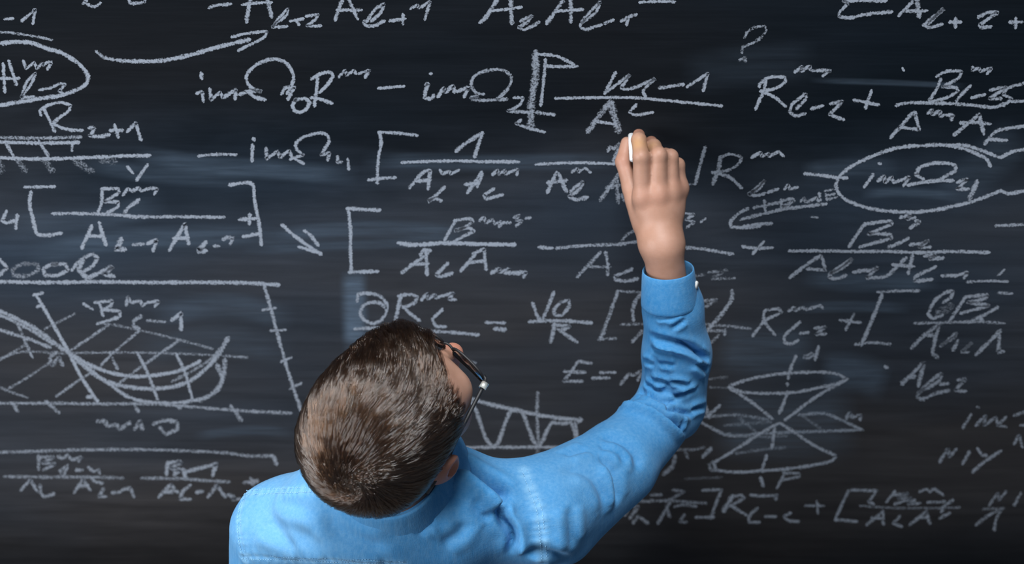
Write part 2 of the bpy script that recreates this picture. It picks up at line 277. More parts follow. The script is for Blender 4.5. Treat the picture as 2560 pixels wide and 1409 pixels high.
# ---------------------------------------------------------------- chalk writing
TILES = dict(A=(0, 0, 700 / 2560), B=(600, 0, 700 / 2560), C=(1200, 0, 700 / 2560), D=(1860, 0, 700 / 2560),
             E=(0, 340, 700 / 2560), F=(600, 340, 700 / 2560), G=(1200, 340, 700 / 2560), H=(1860, 340, 700 / 2560),
             I=(0, 680, .3125), J=(800, 680, 700 / 2560), K=(1380, 680, 620 / 2560), L=(1960, 680, 600 / 2486),
             M=(0, 1060, .28125), N=(1080, 960, .1875), O=(1500, 860, 740 / 2560), P=(1500, 1000, 1060 / 2560), Z=(0, 0, 1.0))
STROKES = """
@chalk_formula|minus one beside the top left corner of the board
A 11 .8: 45,172 118,168; 200,190 322,85 300,215
@chalk_formula|lowest loops of letters along the top edge left of the minus A term
A 11 .75: 760,30 790,15 770,-40; 800,40 860,62 920,28; 1180,0 1190,25 1250,28 1330,15 1310,-30 1240,-40
@chalk_diagram|double drawn ellipse around the A l minus two term at left
A 9 .6: -80,288 0,292 120,300 250,320 400,345 480,365
A 14 .85: -80,396 0,395 150,380 300,395 430,440 560,480 680,550 760,620 805,700 790,760 740,800 650,840 540,875 420,890 300,910 180,930 0,960 -80,970
@chalk_formula|A l minus two with superscript m inside the left ellipse
A 11 .85: 10,715 175,715; 30,580 45,840; 80,555 150,770; 215,555 240,625 310,570 340,620 390,575 400,600 430,570 470,570 435,630
A 10 .8: 195,885 250,740 325,665 290,760 215,860 195,890 310,880; 360,820 470,800; 490,790 560,760 600,770 540,830 580,850
@chalk_formula|R with subscript two plus one below the left ellipse
A 11 .85: 375,1050 365,1010 440,960 570,935 645,960 630,1010 560,1060 490,1120; 395,985 430,1050 500,1200; 490,1125 560,1165 650,1185 755,1190
A 12 .85: 815,1165 860,1165 855,1190 820,1240 900,1245 1000,1230; 1010,1190 1120,1190; 1050,1140 1080,1250; 1165,1200 1240,1120 1290,1275
@chalk_diagram|hatched pair of horizontal lines at the left edge
A 12 .6: -60,1252 0,1255 380,1260 740,1250
A 12 .85: -60,1292 0,1295 400,1305 720,1300
E 11 .75: 60,70 120,180; 360,40 380,80 440,175; 660,75 660,130
E 12 .85: -60,195 0,195 200,205 500,205 800,195 1100,180 1370,175
E 22 .3: 0,230 15,320; 170,230 230,310; 400,220 480,310; 680,220 840,320; 930,220 1050,230
@chalk_arrow|long curved arrow pointing right toward A l plus two
A 11 .75: 880,465 940,515 1050,545 1250,560
A 14 .85: 1150,555 1450,555 1700,510 1950,440 2150,390 2280,360
A 10 .8: 2120,335 2280,300 2440,285 2430,320 2180,460
@chalk_formula|i m omega zero R with superscript m
A 12 .85: 1840,665 1845,715; 1800,850 1850,835 1860,925; 1920,810 1930,910 2010,840 2040,890 2120,840 2160,815 2150,900
B 12 .85: 0,860 90,830 200,835 120,810 70,760 60,690 110,620 200,565 310,540 400,560 460,620 490,690 480,760 430,850; 80,840 130,880 230,910; 380,855 420,800 500,795 440,905
B 12 .9: 510,905 480,960 500,1010 550,1025 610,990 635,930 600,900 540,905 505,915; 655,720 740,670 830,660 850,690 800,770 730,840; 710,690 700,820 680,965; 650,890 720,900 840,940
B 11 .85: 905,700 960,640 975,685 1040,640 1060,670; 1085,670 1180,640 1145,705
@chalk_mark|short minus sign before i m omega two
B 10 .85: 1265,805 1500,785
@chalk_formula|i m omega two left of the bold bracket
B 10 .85: 1740,670 1750,672
B 13 .85: 1700,770 1725,760 1690,860 1690,895 1750,900 1770,870; 1810,880 1860,800 1880,840 1950,780 1960,840; 1985,830 2090,800 2050,880
B 11 .7: 2230,860 2150,840 2115,770 2130,710 2200,660 2300,635 2420,645 2480,700 2470,770 2420,840 2340,910 2440,905; 2110,890 2180,880 2110,905 2200,915 2330,910
C 10 .8: 310,890 395,890 370,950 250,1015 400,1020 480,1025
@chalk_formula|minus A l plus two A l plus one along the top edge
A 11 .8: 1910,70 1960,50 2110,35
B 10 .85: 20,40 150,25 290,20; 295,245 370,150 440,75 430,130 320,220 300,245 430,240; 460,190 580,170; 520,190 540,225; 605,145 720,130 690,175 610,235 740,235
B 14 .8: 100,-40 60,195; 240,-60 260,30 290,150
B 12 .8: 870,180 940,-20; 990,-20 1075,170; 890,90 1110,90; 1160,190 1250,70 1315,35 1290,110 1200,190; 1160,190 1130,200 1150,230 1220,235 1320,190
B 11 .8: 1370,190 1510,170; 1490,130 1490,215; 1560,75 1620,45 1640,70 1740,10 1690,175
@chalk_formula|A l A l minus one along the top edge
C 14 .75: 0,200 20,190 160,-10; 280,-20 290,210; 610,210 760,0; 830,-20 830,195
C 10 .85: 80,100 380,65; 710,100 940,85; 1460,20 1620,10 1780,15
C 11 .75: 370,190 480,140 430,200 350,250 400,270 470,240 540,200; 930,200 1020,90 1100,15 1060,110 920,220 920,250 980,265 1070,235 1110,225; 1140,210 1220,180; 1290,190 1360,150 1340,225; 1360,150 1430,130
@chalk_formula|dotted question mark near the top of the board
C 9 .45: 2420,340 2440,290 2480,265 2560,240
D 9 .5: 0,340 30,290 100,245 190,235 200,270 150,350 0,425
C 10 .5: 2560,345 2480,400 2400,430 2395,480; 2370,550 2420,520 2425,560
@chalk_bracket|thick double square bracket under the top row
C 11 .8: 510,490 700,510 860,590; 600,540 580,750 555,960; 590,600 700,605 890,605; 515,1025 680,1045; 375,1095 330,1130 440,1165 590,1205
C 24 .62: 510,480 505,700 475,900 460,1160
@chalk_formula|fraction m minus one over A above the writing hand
C 11 .8: 1140,850 1240,660; 1140,850 1370,680 1290,800 1340,815 1600,715 1490,830 1510,880; 1640,800 1860,770; 1895,790 2085,665 2040,825
C 10 .85: 690,895 1000,890 1400,890 1700,915 2000,945 2210,965; 1070,1110 1240,1130; 1430,955 1365,1020 1400,1045 1580,1025
C 17 .62: 985,1200 1100,1040 1190,930
C 24 .6: 1195,930 1225,1050 1265,1190
@chalk_formula|capital sigma then A l plus two at the top right corner
D 12 .8: 1300,5 900,0 950,30 870,120 870,150 970,160 1100,130 1350,105
D 12 .8: 1415,140 1540,10; 1450,100 1670,95; 1650,220 1830,75 1790,110 1690,210; 1640,225 1690,245 1810,220; 1880,200 1980,200; 1935,165 1930,245; 2140,155 2220,115 2320,110 2150,225 2170,245 2260,240; 2430,200 2540,200; 2485,165 2480,250
D 16 .75: 1580,-20 1600,150
@chalk_formula|R l minus two plus at upper right
D 11 .85: 140,790 140,770 230,705 370,705 380,740 300,800 150,830; 200,730 180,820 105,995; 160,835 270,880 380,970
D 11 .8: 465,655 530,600 520,650 600,600 610,640 730,640 790,645 720,690; 435,950 560,855 570,890 480,990; 440,950 415,1020 470,1055 560,1035; 615,990 720,965; 790,945 900,920 780,1045 910,1090; 1005,910 1230,955; 1165,825 1110,985
D 9 .9: 1450,620 1460,640
@chalk_formula|fraction B l minus two over A m A near the right edge
D 11 .8: 2090,610 2090,640 2150,615 2160,655 2210,630 2260,620 2220,670; 1760,695 1850,650 1990,650 1970,700 1810,790 1940,800 1960,830 1850,890 1690,930; 1800,720 1760,810 1690,920; 1390,960 1500,935 1700,940 1900,945 2100,960 2300,975 2370,945; 2070,780 1970,880 1940,920; 2080,890 2200,860; 2250,820 2400,790 2240,900 2350,900
D 11 .75: 2640,730 2560,755 2400,810 2370,860 2450,900 2370,960; 2450,925 2560,920 2640,915
D 12 .8: 1340,1255 1540,1030; 1560,1020 1600,1180 1440,1160; 1680,1030 1720,1000 1720,1045 1790,1010 1790,1060 1830,1050 1910,1050 1895,1090; 1920,1230 2150,1040 2190,1220; 1980,1120 2130,1115 2250,1130; 2200,1310 2300,1200 2560,1150 2640,1140; 2240,1270 2400,1280
@chalk_diagram|ellipse drawn around i m omega four at right
H 11 .85: 555,340 700,355 850,375 940,380
H 12 .85: 2250,270 2220,210 2130,160 2000,110 1850,80 1600,85 1400,105 1250,150 1080,220 960,290 870,370 840,440 860,510 920,570 1050,630 1250,675 1450,690 1700,680 1900,640 2100,590 2260,530 2350,495; 1840,80 2000,80 2150,120 2280,170 2340,190 2450,140 2550,120 2640,110; 2350,495 2400,520 2560,500 2640,495
@chalk_formula|i m omega four inside the right ellipse
H 12 .85: 1180,350 1100,460; 1235,245 1245,250; 1225,405 1280,360 1290,420 1350,370 1370,420 1400,410 1510,370 1460,450; 1640,390 1570,350 1600,290 1700,250 1850,245 1930,265 1930,310 1850,360 1780,400; 1500,445 1620,420 1750,405 1910,405; 1950,420 2040,390 1950,480 2050,480
H 15 .8: 2130,410 2060,570
@chalk_formula|R l minus u right of the writing hand
G 15 .7: 2130,430 2170,330 2200,190
G 10 .65: 2200,190 2290,160 2390,190 2380,230 2290,300 2120,330
G 12 .8: 2130,330 2280,370 2390,470; 2060,100 2040,160 1970,430
G 9 .5: 1870,430 1960,440
H 11 .85: 70,190 150,145 160,185 220,155 230,180 320,140 360,180; 50,530 190,400 130,480 50,520 40,530 110,540 190,520; 220,510 310,480; 370,480 400,440 420,480 490,465
@chalk_arrow|hooked arrow under the small plus rule note
G 12 .85: 2450,660 2370,700 2290,780 2300,825 2400,830 2560,822
H 12 .85: 0,822 120,805 250,795
G 10 .6: 2380,760 2560,710
H 11 .8: -10,752 0,750 200,700 400,660 750,615
@chalk_formula|small slanted plus rule note beside the right ellipse
H 11 .75: 90,650 330,600; 185,590 195,680; 340,580 345,660; 340,590 440,570 460,590 350,640 440,650; 520,590 550,560 560,600 600,590 660,560 680,590; 690,520 700,580
H 9 .6: 740,500 760,580; 740,500 850,480; 750,540 830,525; 765,575 850,555
@chalk_formula|fraction B cubed over A l minus two A l under the right ellipse
H 12 .8: 1430,740 1520,715 1490,760 1560,740; 1570,770 1610,780 1520,835; 1100,800 1340,775 1350,800 1140,890 1340,900 1350,930 1200,970 1060,1010; 1110,800 1080,830 960,1005; 1500,930 1430,970 1320,1010; 1520,990 1600,980; 1620,980 1690,950 1600,1015 1700,1010
H 11 .85: 410,1045 700,1045 1000,1050 1300,1050 1600,1060 1900,1050 2240,1060
H 12 .8: 420,1290 560,1180 700,1090 710,1100 740,1220 580,1210; 790,1250 990,1115 960,1150 850,1230 790,1250 780,1290 850,1300 930,1270; 1000,1240 1120,1220; 1130,1230 1220,1200 1120,1290 1290,1280 1480,1110; 1540,1090 1500,1250; 1360,1170 1550,1190; 1650,1090 1750,1080 1690,1120 1820,1110; 1750,1190 1560,1290 1560,1325 1720,1305; 1810,1270 1900,1270 1940,1270 2040,1240 2010,1290
H 9 .7: 2040,1330 2200,1320 2410,1325; 2320,1270 2380,1220; 615,735 670,740
H 10 .7: 2300,815 2560,805 2640,803
G 10 .8: 2400,1000 2560,1028
H 10 .8: -10,1008 100,1020 260,1015; 180,960 80,1070
@chalk_formula|fraction behind the wrist over A c minus two
G 9 .7: 1850,700 1960,710 1880,760 1960,780 1890,830; 2020,780 2060,750
G 12 .8: 540,1010 660,1020
G 11 .7: 700,1020 900,1000 1100,990 1280,985 1450,960 1650,985 1850,1010 2050,1030 2310,1075
G 10 .55: 1280,980 1340,900 1430,850
G 12 .65: 890,1280 1100,1060; 1150,1060 1170,1170 1165,1260
G 9 .55: 960,1190 1190,1190
G 12 .75: 1390,1210 1230,1280 1240,1310 1340,1320 1440,1300
G 10 .35: 1970,1270 2050,1265; 2090,1240 2260,1220 2110,1300 2330,1295
@chalk_formula|fraction half hidden by the hand over two A terms
G 13 .7: 1170,130 1190,95 1220,110 1280,70 1220,220
G 10 .9: 510,255 800,240 1000,240 1230,250
G 13 .8: 615,510 700,330; 720,340 790,500; 620,420 790,400; 830,500 940,410 930,450 830,540 815,550 870,575 980,555
G 10 .8: 840,325 890,290 900,325 960,290 1010,325
G 14 .6: 1100,580 1280,330; 1250,400 1265,600; 1160,470 1270,450; 1300,540 1310,580 1340,580
@chalk_formula|minus i m omega four with big left bracket
E 10 .85: 1815,180 2000,165 2160,168
F 12 .85: 115,80 110,225; 125,20 130,35; 240,110 245,205 340,140 370,190 450,130 470,180
F 11 .8: 460,210 580,170 520,120 510,70 560,20 650,-15 740,-30 800,-10 815,50 770,120 740,170 820,150 800,220; 500,205 580,250
F 11 .8: 895,185 890,240 930,235; 985,210 995,300
@chalk_bracket|left square bracket beside the one over A A fraction
F 11 .85: 1270,-38 1285,0 1290,60 1265,200 1255,430; 1270,-38 1450,-28 1620,-8; 1175,400 1300,385 1420,378
@chalk_formula|one over A m l A m c in the middle of the board
F 13 .8: 1975,135 2090,45 2215,-30; 2215,-30 2145,185
F 10 .9: 1480,240 1700,230 2000,225 2300,235 2550,235
G 10 .85: -10,232 120,230 330,232
F 12 .85: 1550,470 1690,320 1740,310 1720,480; 1600,410 1740,400; 1870,465 1790,540 1720,595 1790,570 1840,590; 2210,330 2080,515; 2215,340 2170,460; 2060,440 2170,430; 2320,480 2230,540 2250,570 2400,535
F 11 .85: 1830,310 1850,345 1910,320 1930,345 2000,310; 2310,350 2350,310 2370,350 2420,310 2430,345 2540,300 2530,350
@chalk_bracket|tall left square bracket above the head
F 12 .9: 980,660 1280,675; 990,660 1010,850 1010,1050 1020,1240; 1000,1240 1260,1235
@chalk_formula|B over A l A m to the right of the tall bracket
F 11 .85: 1870,950 1970,770; 1960,770 2110,755 2130,780 1990,860 1960,860 2100,840 2140,870 2050,910 1960,960
F 11 .75: 2190,770 2230,740 2250,790 2310,760 2330,800 2380,780; 2370,825 2400,790 2470,790
G 10 .7: 310,740 360,720 330,770 390,770 330,820; 420,750 460,745
F 14 .95: 1450,975 1550,990 1900,975 2200,985 2510,990
F 12 .85: 1480,1245 1720,1070; 1650,1085 1680,1040 1740,1045; 1700,1050 1710,1265; 1560,1170 1720,1165; 1900,1160 1790,1270 1830,1280 1940,1250; 2020,1230 2150,1080; 2130,1070 2230,1030 2250,1215; 2100,1150 2240,1140; 2300,1250 2370,1205 2370,1245 2460,1210 2450,1250 2560,1255
G 12 .85: 230,1250 280,1245 420,1240 400,1285
@chalk_arrow|short arrow pointing down and right
F 12 .9: 385,810 500,910 740,1080; 590,865 640,900 715,995; 540,1010 640,1040 740,1070
@chalk_formula|four then B m l over A l minus one A l in square brackets at left
E 12 .85: 60,685 20,770 50,790 140,770; 160,720 145,840
E 10 .8: 225,465 500,460
E 13 .85: 285,510 270,600 300,750 340,890 380,905 560,885
E 11 .85: 1165,280 1215,335; 1350,260 1250,400; 935,480 930,600 900,690; 930,480 1080,480 1090,510 950,600 1080,600 1080,640 980,700; 1125,535 1170,480 1210,500 1270,470 1290,500 1370,475 1440,480 1410,530
E 13 .85: 1270,580 1150,680 1140,720 1250,740
E 11 .8: 480,705 700,705 1000,715 1300,735 1600,735 2050,740
E 13 .9: 750,1020 840,820; 910,790 930,870 970,990; 800,910 940,910; 1350,980 1430,950 1400,1045; 1550,1040 1690,800 1725,980; 1590,930 1720,930
E 17 .85: 1110,940 1070,1030 1140,1035; 1880,970 1815,1045 1880,1048
E 12 .75: 1220,990 1310,985; 1960,1000 2000,1005; 2040,940 2090,920 2130,930 2105,985
E 12 .9: 2100,445 2280,425 2310,440 2330,600 2370,800 2390,990; 2190,760 2350,750; 2285,715 2280,800; 2225,915 2370,890
@chalk_formula|large word of round letters above the graph at left
E 14 .8: -40,1120 0,1130 60,1200 0,1260 -40,1270
E 14 .45: 230,1165 340,1170 350,1220 260,1270 130,1270 110,1220 200,1170 330,1165
E 13 .8: 480,1170 600,1170 620,1220 520,1270 410,1265 400,1210 470,1170 520,1165; 660,1220 740,1130 850,1075 890,1110 850,1180 760,1240
E 15 .8: 760,1130 720,1220 800,1290 900,1250 1030,1190 960,1260 1040,1280
@chalk_diagram|long ruled line above the graph with ticked slanted axis
I 13 .85: -60,75 0,75 400,80 800,75 1200,80 1700,80 2000,85 2230,100
I 12 .75: 2110,90 2170,300 2250,600 2330,870 2410,1110
I 9 .7: 2100,300 2205,285; 2165,465 2285,460; 2250,715 2330,680; 2320,930 2410,885
@chalk_diagram|graph of crossing curves with hatching at lower left
I 12 .9: 290,180 430,420 550,640 660,850 780,1030
I 12 .8: 270,180 340,165; 300,275 330,260; 700,995 740,990
I 15 .75: -60,280 0,310 130,370 300,460 430,560 560,650
I 13 .85: 560,650 700,730 850,790 1050,830 1250,820 1450,780 1600,710
I 12 .7: -60,320 0,340 150,410 300,490 420,570; -60,440 0,460 130,500 280,550 400,600
I 14 .8: 560,650 700,770 850,870 1000,910 1200,930 1400,910 1550,850 1700,720
I 17 .8: 1680,740 1770,620 1820,530
I 12 .8: 600,680 750,800 900,910 1000,980 1100,1020 1250,1040 1450,1040 1650,1000
I 16 .65: 1600,1020 1700,970 1760,900 1790,820 1800,700; 1740,740 1780,850 1740,940
I 11 .5: 1830,520 1780,590 1700,680 1550,780 1380,870
I 9 .45: -60,710 0,690 150,640 500,645 900,640 1300,645 1700,660 1980,680; 0,700 100,640 200,580; 360,450 480,390 600,330; 70,930 250,820 400,720; 780,400 920,420 1150,470 1400,530 1700,610; -40,910 0,920 100,960 220,1000
I 10 .6: 560,630 870,420; 450,990 650,850 760,780; 810,740 900,650 1110,470; 960,880 1150,740 1430,545; 120,350 180,500 260,680; 880,640 940,770
I 11 .8: 1105,650 1180,800 1260,1010; 1410,650 1480,800 1540,1010
I 14 .6: 450,640 400,680 420,740 470,680 500,740
I 11 .6: -60,1045 0,1045 400,1045 800,1050 1200,1050 1500,1070 1800,1095 2100,1115 2330,1125
I 13 .6: 110,1050 140,1110; 370,1030 470,1120; 1080,1060 1105,1110; 1420,1065 1440,1085; 1850,1065 1930,1180
@chalk_formula|B m l minus one written over the curved graph
I 11 .8: 670,250 740,295; 760,240 900,225 890,260 820,300; 800,250 825,345; 830,300 960,310 960,350 780,410; 1010,260 1025,190 1050,240 1120,230 1140,265 1180,240 1270,230 1240,270
I 13 .65: 1130,350 1070,390 1070,430 1110,450
I 10 .6: 1180,385 1320,395
I 13 .85: 1375,380 1450,325 1450,455
@chalk_formula|blurred w two three under the graph axis
I 14 .6: 780,1190 840,1190 870,1230 930,1215 960,1250 1040,1200; 1080,1250 1120,1190 1140,1250; 1230,1210 1330,1180 1420,1200 1420,1250 1330,1290 1280,1240
@chalk_diagram|long faint line ending in a hook at lower left
M 11 .55: -60,246 0,245 400,235 700,225 1000,220 1400,225 1700,235 2000,250 2250,280 2420,275
M 14 .7: 2410,275 2440,300 2455,350
@chalk_formula|faint fraction over A l A at the bottom left
M 12 .6: 345,280 345,395; 345,285 480,290 380,340 490,350 390,400; 520,280 560,300 600,270 640,310 730,290 700,325; 600,360 540,410 560,450 600,380; 680,405 730,405; 790,380 830,415 880,400 885,430
M 11 .5: 40,460 400,465 800,465 1090,475
M 12 .6: 190,580 270,490 330,590; 360,540 360,600 390,640 480,615; 660,600 740,490 800,580; 690,550 780,540; 810,470 850,510 910,520; 920,570 880,640 940,640; 1000,605 1070,600; 1090,580 1160,560 1190,640
@chalk_formula|B l minus one fraction left of the blue shoulder
M 14 .75: 1490,340 1480,440; 1490,340 1610,330 1520,390 1600,400 1550,440; 1650,420 1840,370 1920,350 1890,450; 1630,400 1650,470
M 11 .55: 1260,475 1600,480 1800,495 2040,510
M 13 .65: 1415,640 1520,530 1575,600; 1470,600 1560,590; 1690,540 1620,600 1610,660 1690,665; 1750,600 1800,595; 1850,640 1930,540 2000,640; 2030,620 2090,650 2060,670 2130,660
M 14 .6: 2170,515 2290,500; 2230,480 2250,530
@chalk_formula|partial derivative of R m l over a line above the head
J 12 .8: 340,260 350,200 440,190 550,215 610,290 600,380 550,440 480,465 400,430 370,370 400,300 480,270 550,280 600,320; 720,215 830,200 890,220 870,270 760,320; 760,310 830,380 910,440
J 14 .85: 740,210 720,300 690,440
J 11 .85: 930,250 980,190 990,240 1050,200 1060,230 1220,185 1180,245 1240,250; 1120,335 1030,430 1060,490 1150,495
J 11 .8: 320,515 560,505 850,525 1080,540 1250,550 1450,570
@chalk_formula|equals V zero over R
J 10 .75: 1515,455 1690,460
J 15 .8: 1600,515 1690,520
J 12 .75: 1945,280 2000,420 2030,425 2140,180; 2200,270 2140,340 2150,390 2210,390 2280,300 2270,250 2200,270; 1915,450 2100,440 2300,445 2480,460; 2130,480 2290,490 2200,530; 2180,520 2270,580 2350,635
J 14 .75: 2150,470 2110,630
J 11 .45: 1300,790 1420,825
@chalk_formula|bracketed fraction partly hidden behind the blue forearm
K 13 .6: 680,195 600,420 500,690
K 9 .55: 690,190 940,205; 480,690 660,680
K 13 .65: 970,180 870,280 835,380 840,490; 830,710 930,610
K 10 .5: 715,535 940,530 1570,535 1800,550 2050,580
K 14 .7: 1860,190 1850,280 1740,440 1600,600
K 11 .55: 1580,290 1700,280 1590,350; 1640,600 1790,600; 1780,640 1790,590; 1720,650 1640,720
@chalk_formula|R l minus two plus right of the blue sleeve
K 11 .75: 2190,400 2180,500 2070,650; 2200,390 2340,375 2370,410 2200,490; 2190,510 2300,640; 2560,510 2400,660 2400,720 2470,735 2540,700
L 11 .75: 50,395 110,360 110,395 200,360 220,380 380,340 400,370; 170,630 250,620; 320,575 430,565 330,640 430,635; 580,490 790,520; 725,430 640,590
@chalk_formula|E equals m c at the sleeve elbow
K 11 .65: 410,935 270,920 200,1020 120,1120 310,1120; 130,1020 340,1030; 500,1030 650,1030; 420,1090 590,1085; 710,1150 800,1040 830,1060 930,1010 885,1110
@chalk_bracket|left square bracket at right of the sleeve above the cones
L 10 .75: 970,200 1200,190 1400,190; 740,745 900,725 1100,740
L 13 .85: 1015,230 940,420 800,750
@chalk_formula|fraction with loop and B over A A at the right edge
L 12 .75: 1490,430 1560,290 1690,200 1750,190 1730,250 1650,310; 1490,430 1540,475 1640,440; 1880,250 1710,510; 1890,250 2110,230 2090,260 1900,310 2130,340 1830,420; 2210,360 2050,450 1920,510; 2040,470 2050,500
L 10 .6: 2220,210 2360,215; 1350,525 1700,515 2000,510 2280,525
L 30 .25: 1600,420 1720,350
L 13 .7: 1320,780 1450,650 1610,540 1580,640 1540,840 1590,880; 1480,650 1560,650; 1800,710 1750,800; 1990,850 2240,600; 2230,640 2220,820 2270,820
L 11 .6: 1620,760 1790,620 1770,660 1630,750; 1860,800 1950,720 1840,820 1910,825
@chalk_formula|A l minus two alone at the right above the i m note
L 14 .8: 1220,1150 1450,930 1390,1170; 1290,1080 1350,1075
L 12 .7: 1400,1240 1510,1130 1630,1040 1620,1100 1500,1190 1400,1230 1380,1290 1430,1310 1570,1250 1710,1220; 1620,1155 1700,1150; 1800,1110 1880,1100 1770,1220 1880,1230
L 12 .8: 1050,970 1065,985
@chalk_diagram|double cone with dashed axis and flat plane between
O 12 .75: 1695,100 1650,200 1625,290; 1620,340 1620,348; 1620,410 1590,500 1550,590; 1510,720 1500,800 1485,890; 1440,960 1400,1080; 1390,1150 1410,1220
O 11 .75: 2130,300 2080,265 1950,240 1750,240 1500,260 1250,310 1120,355 1180,395 1300,415 1500,420 1700,410 1900,370 2050,335 2130,300; 1115,370 1300,490 1490,640; 2140,300 1900,430 1600,650; 1540,680 1350,790 1150,920 980,1020; 1560,680 1700,770 1850,870 2040,960 2010,1000 1900,1030 1650,1070 1400,1090 1150,1100 1000,1080 990,1030
O 11 .5: 980,1010 940,1040 960,1080 1020,1085; 850,630 1000,620 1180,610 1450,650
O 11 .65: 850,660 980,730 1080,780 1150,790 1400,770 1650,760 1900,750 2250,740; 2270,740 1950,600 1900,595 1720,610
O 11 .35: 1180,940 1400,910 1600,890; 1080,700 1300,680 1480,670; 1200,630 1350,760; 1750,620 1900,720; 1050,770 1400,800 1620,790
O 15 .7: 910,530 940,630
O 12 .7: 1035,530 940,610; 2130,640 2160,590 2180,630 2250,610 2250,650; 1830,80 1760,110 1800,120 1840,90; 1890,20 1860,130
O 11 .6: 1600,1110 1530,1240; 1590,1110 1720,1115 1720,1140 1590,1170
@chalk_formula|marks between the upper sleeve and the lower cone
O 11 .5: 660,910 800,910 900,890; 740,930 760,980
O 15 .65: 960,900 890,970; 650,970 630,1050 550,1120
O 9 .3: 740,1160 1050,1150; 950,300 1100,280; 950,370 1100,380
@chalk_formula|fraction and R l minus c under the double cone
P 11 .55: 310,570 370,570; 440,540 510,550 400,610; 215,610 400,605 640,620; 450,640 500,630 580,640; 510,690 480,730 520,735
P 12 .6: 150,690 180,640 230,640 180,710; 200,740 230,700 290,740; 420,620 350,740; 400,640 420,700
P 11 .65: 620,540 735,540 700,620 670,710; 580,705 685,705; 780,590 850,570 870,590 780,640; 800,640 880,690; 910,570 950,575; 960,575 990,575; 1000,575 1070,570 1060,595; 950,650 900,700 900,735 960,735; 1000,700 1060,700; 1150,680 1110,700 1140,725 1200,730
P 16 .7: 800,580 745,665
P 10 .6: 1240,635 1350,635; 1310,610 1315,680
@chalk_formula|bracket with fraction over A c A at the bottom right
P 11 .65: 1500,545 1450,650 1420,720; 1520,540 1670,545; 1420,720 1550,730; 1660,560 1620,610 1650,625; 1780,550 1730,610; 1770,570 1860,560 1800,590 1880,590 1780,625; 1900,600 1860,625 1930,620
P 11 .6: 1930,550 1970,535 1990,550 2020,535 2070,570; 1980,615 2080,610; 2130,600 2060,650; 1610,750 1710,670; 1710,670 1710,745; 1640,710 1700,710; 1810,700 1770,740 1820,760; 1870,750 1970,670 1990,740; 1910,710 1980,705; 2060,670 2070,660; 2050,710 2110,680
P 9 .4: 1570,635 1700,645 2000,650 2170,645
@chalk_formula|M over A fraction in the bottom right corner
P 11 .55: 2350,630 2400,560 2410,600 2450,550; 2540,560 2500,630; 2270,750 2350,690 2420,660 2390,720 2380,780
P 9 .35: 2310,655 2440,650
@chalk_formula|i m c and M Y at the right edge
P 11 .6: 2280,40 2284,43; 2240,85 2190,165; 2270,150 2330,90 2320,150 2390,100 2400,140; 2450,100 2400,150 2450,160; 2500,90 2560,70 2600,60; 2540,150 2600,150; 2500,260 2530,210 2550,280
P 12 .65: 2050,370 2100,290 2110,340 2150,295; 2230,310 2190,380; 2280,290 2310,330 2330,330; 2420,305 2320,370 2250,430
@chalk_diagram|damped wave under a falling line right of the face
N 14 .75: 480,180 640,225 800,270 1000,315 1250,370 1500,420 1750,450 1990,470
N 12 .55: 1410,110 1400,400 1420,800
N 13 .7: 480,200 570,310 640,500 720,720 800,830 870,790 960,560 1050,360 1120,320 1200,370 1280,560 1370,780 1420,830 1480,740 1540,600 1600,510 1720,520 1850,510 1900,620 1930,800; 1980,480 1910,500 1940,700
N 11 .7: 300,840 360,840 800,835 1200,835 1600,835 1960,840
N 18 .25: 1350,970 1450,990; 1410,870 1410,1000
"""

def catmull(pts, step=3.0):
    pts = np.array(pts, float)
    if len(pts) == 1: pts = np.vstack([pts, pts + (3, 2)])
    if len(pts) == 2:
        n = max(2, int(np.hypot(*(pts[1] - pts[0])) / step))
        return pts[0] + (pts[1] - pts[0]) * np.linspace(0, 1, n + 1)[:, None]
    ext = np.vstack([2 * pts[0] - pts[1], pts, 2 * pts[-1] - pts[-2]])
    out = []
    for i in range(1, len(ext) - 2):
        p0, p1, p2, p3 = ext[i - 1:i + 3]
        # sharp corners stay sharp: shorten the tangents there
        def tang(a, b, c):
            u, v = b - a, c - b
            lu, lv = np.hypot(*u) + 1e-9, np.hypot(*v) + 1e-9
            cs = max(0.0, (u @ v) / (lu * lv))
            return (u / lu + v / lv) * 0.5 * cs
        L = np.hypot(*(p2 - p1))
        t1, t2 = tang(p0, p1, p2) * L, tang(p1, p2, p3) * L
        n = max(2, int(L / step))
        t = np.linspace(0, 1, n, endpoint=False)[:, None]
        out.append((2 * t**3 - 3 * t**2 + 1) * p1 + (t**3 - 2 * t**2 + t) * t1 + (-2 * t**3 + 3 * t**2) * p2 + (t**3 - t**2) * t2)
    out.append(pts[-1:])
    return np.vstack(out)

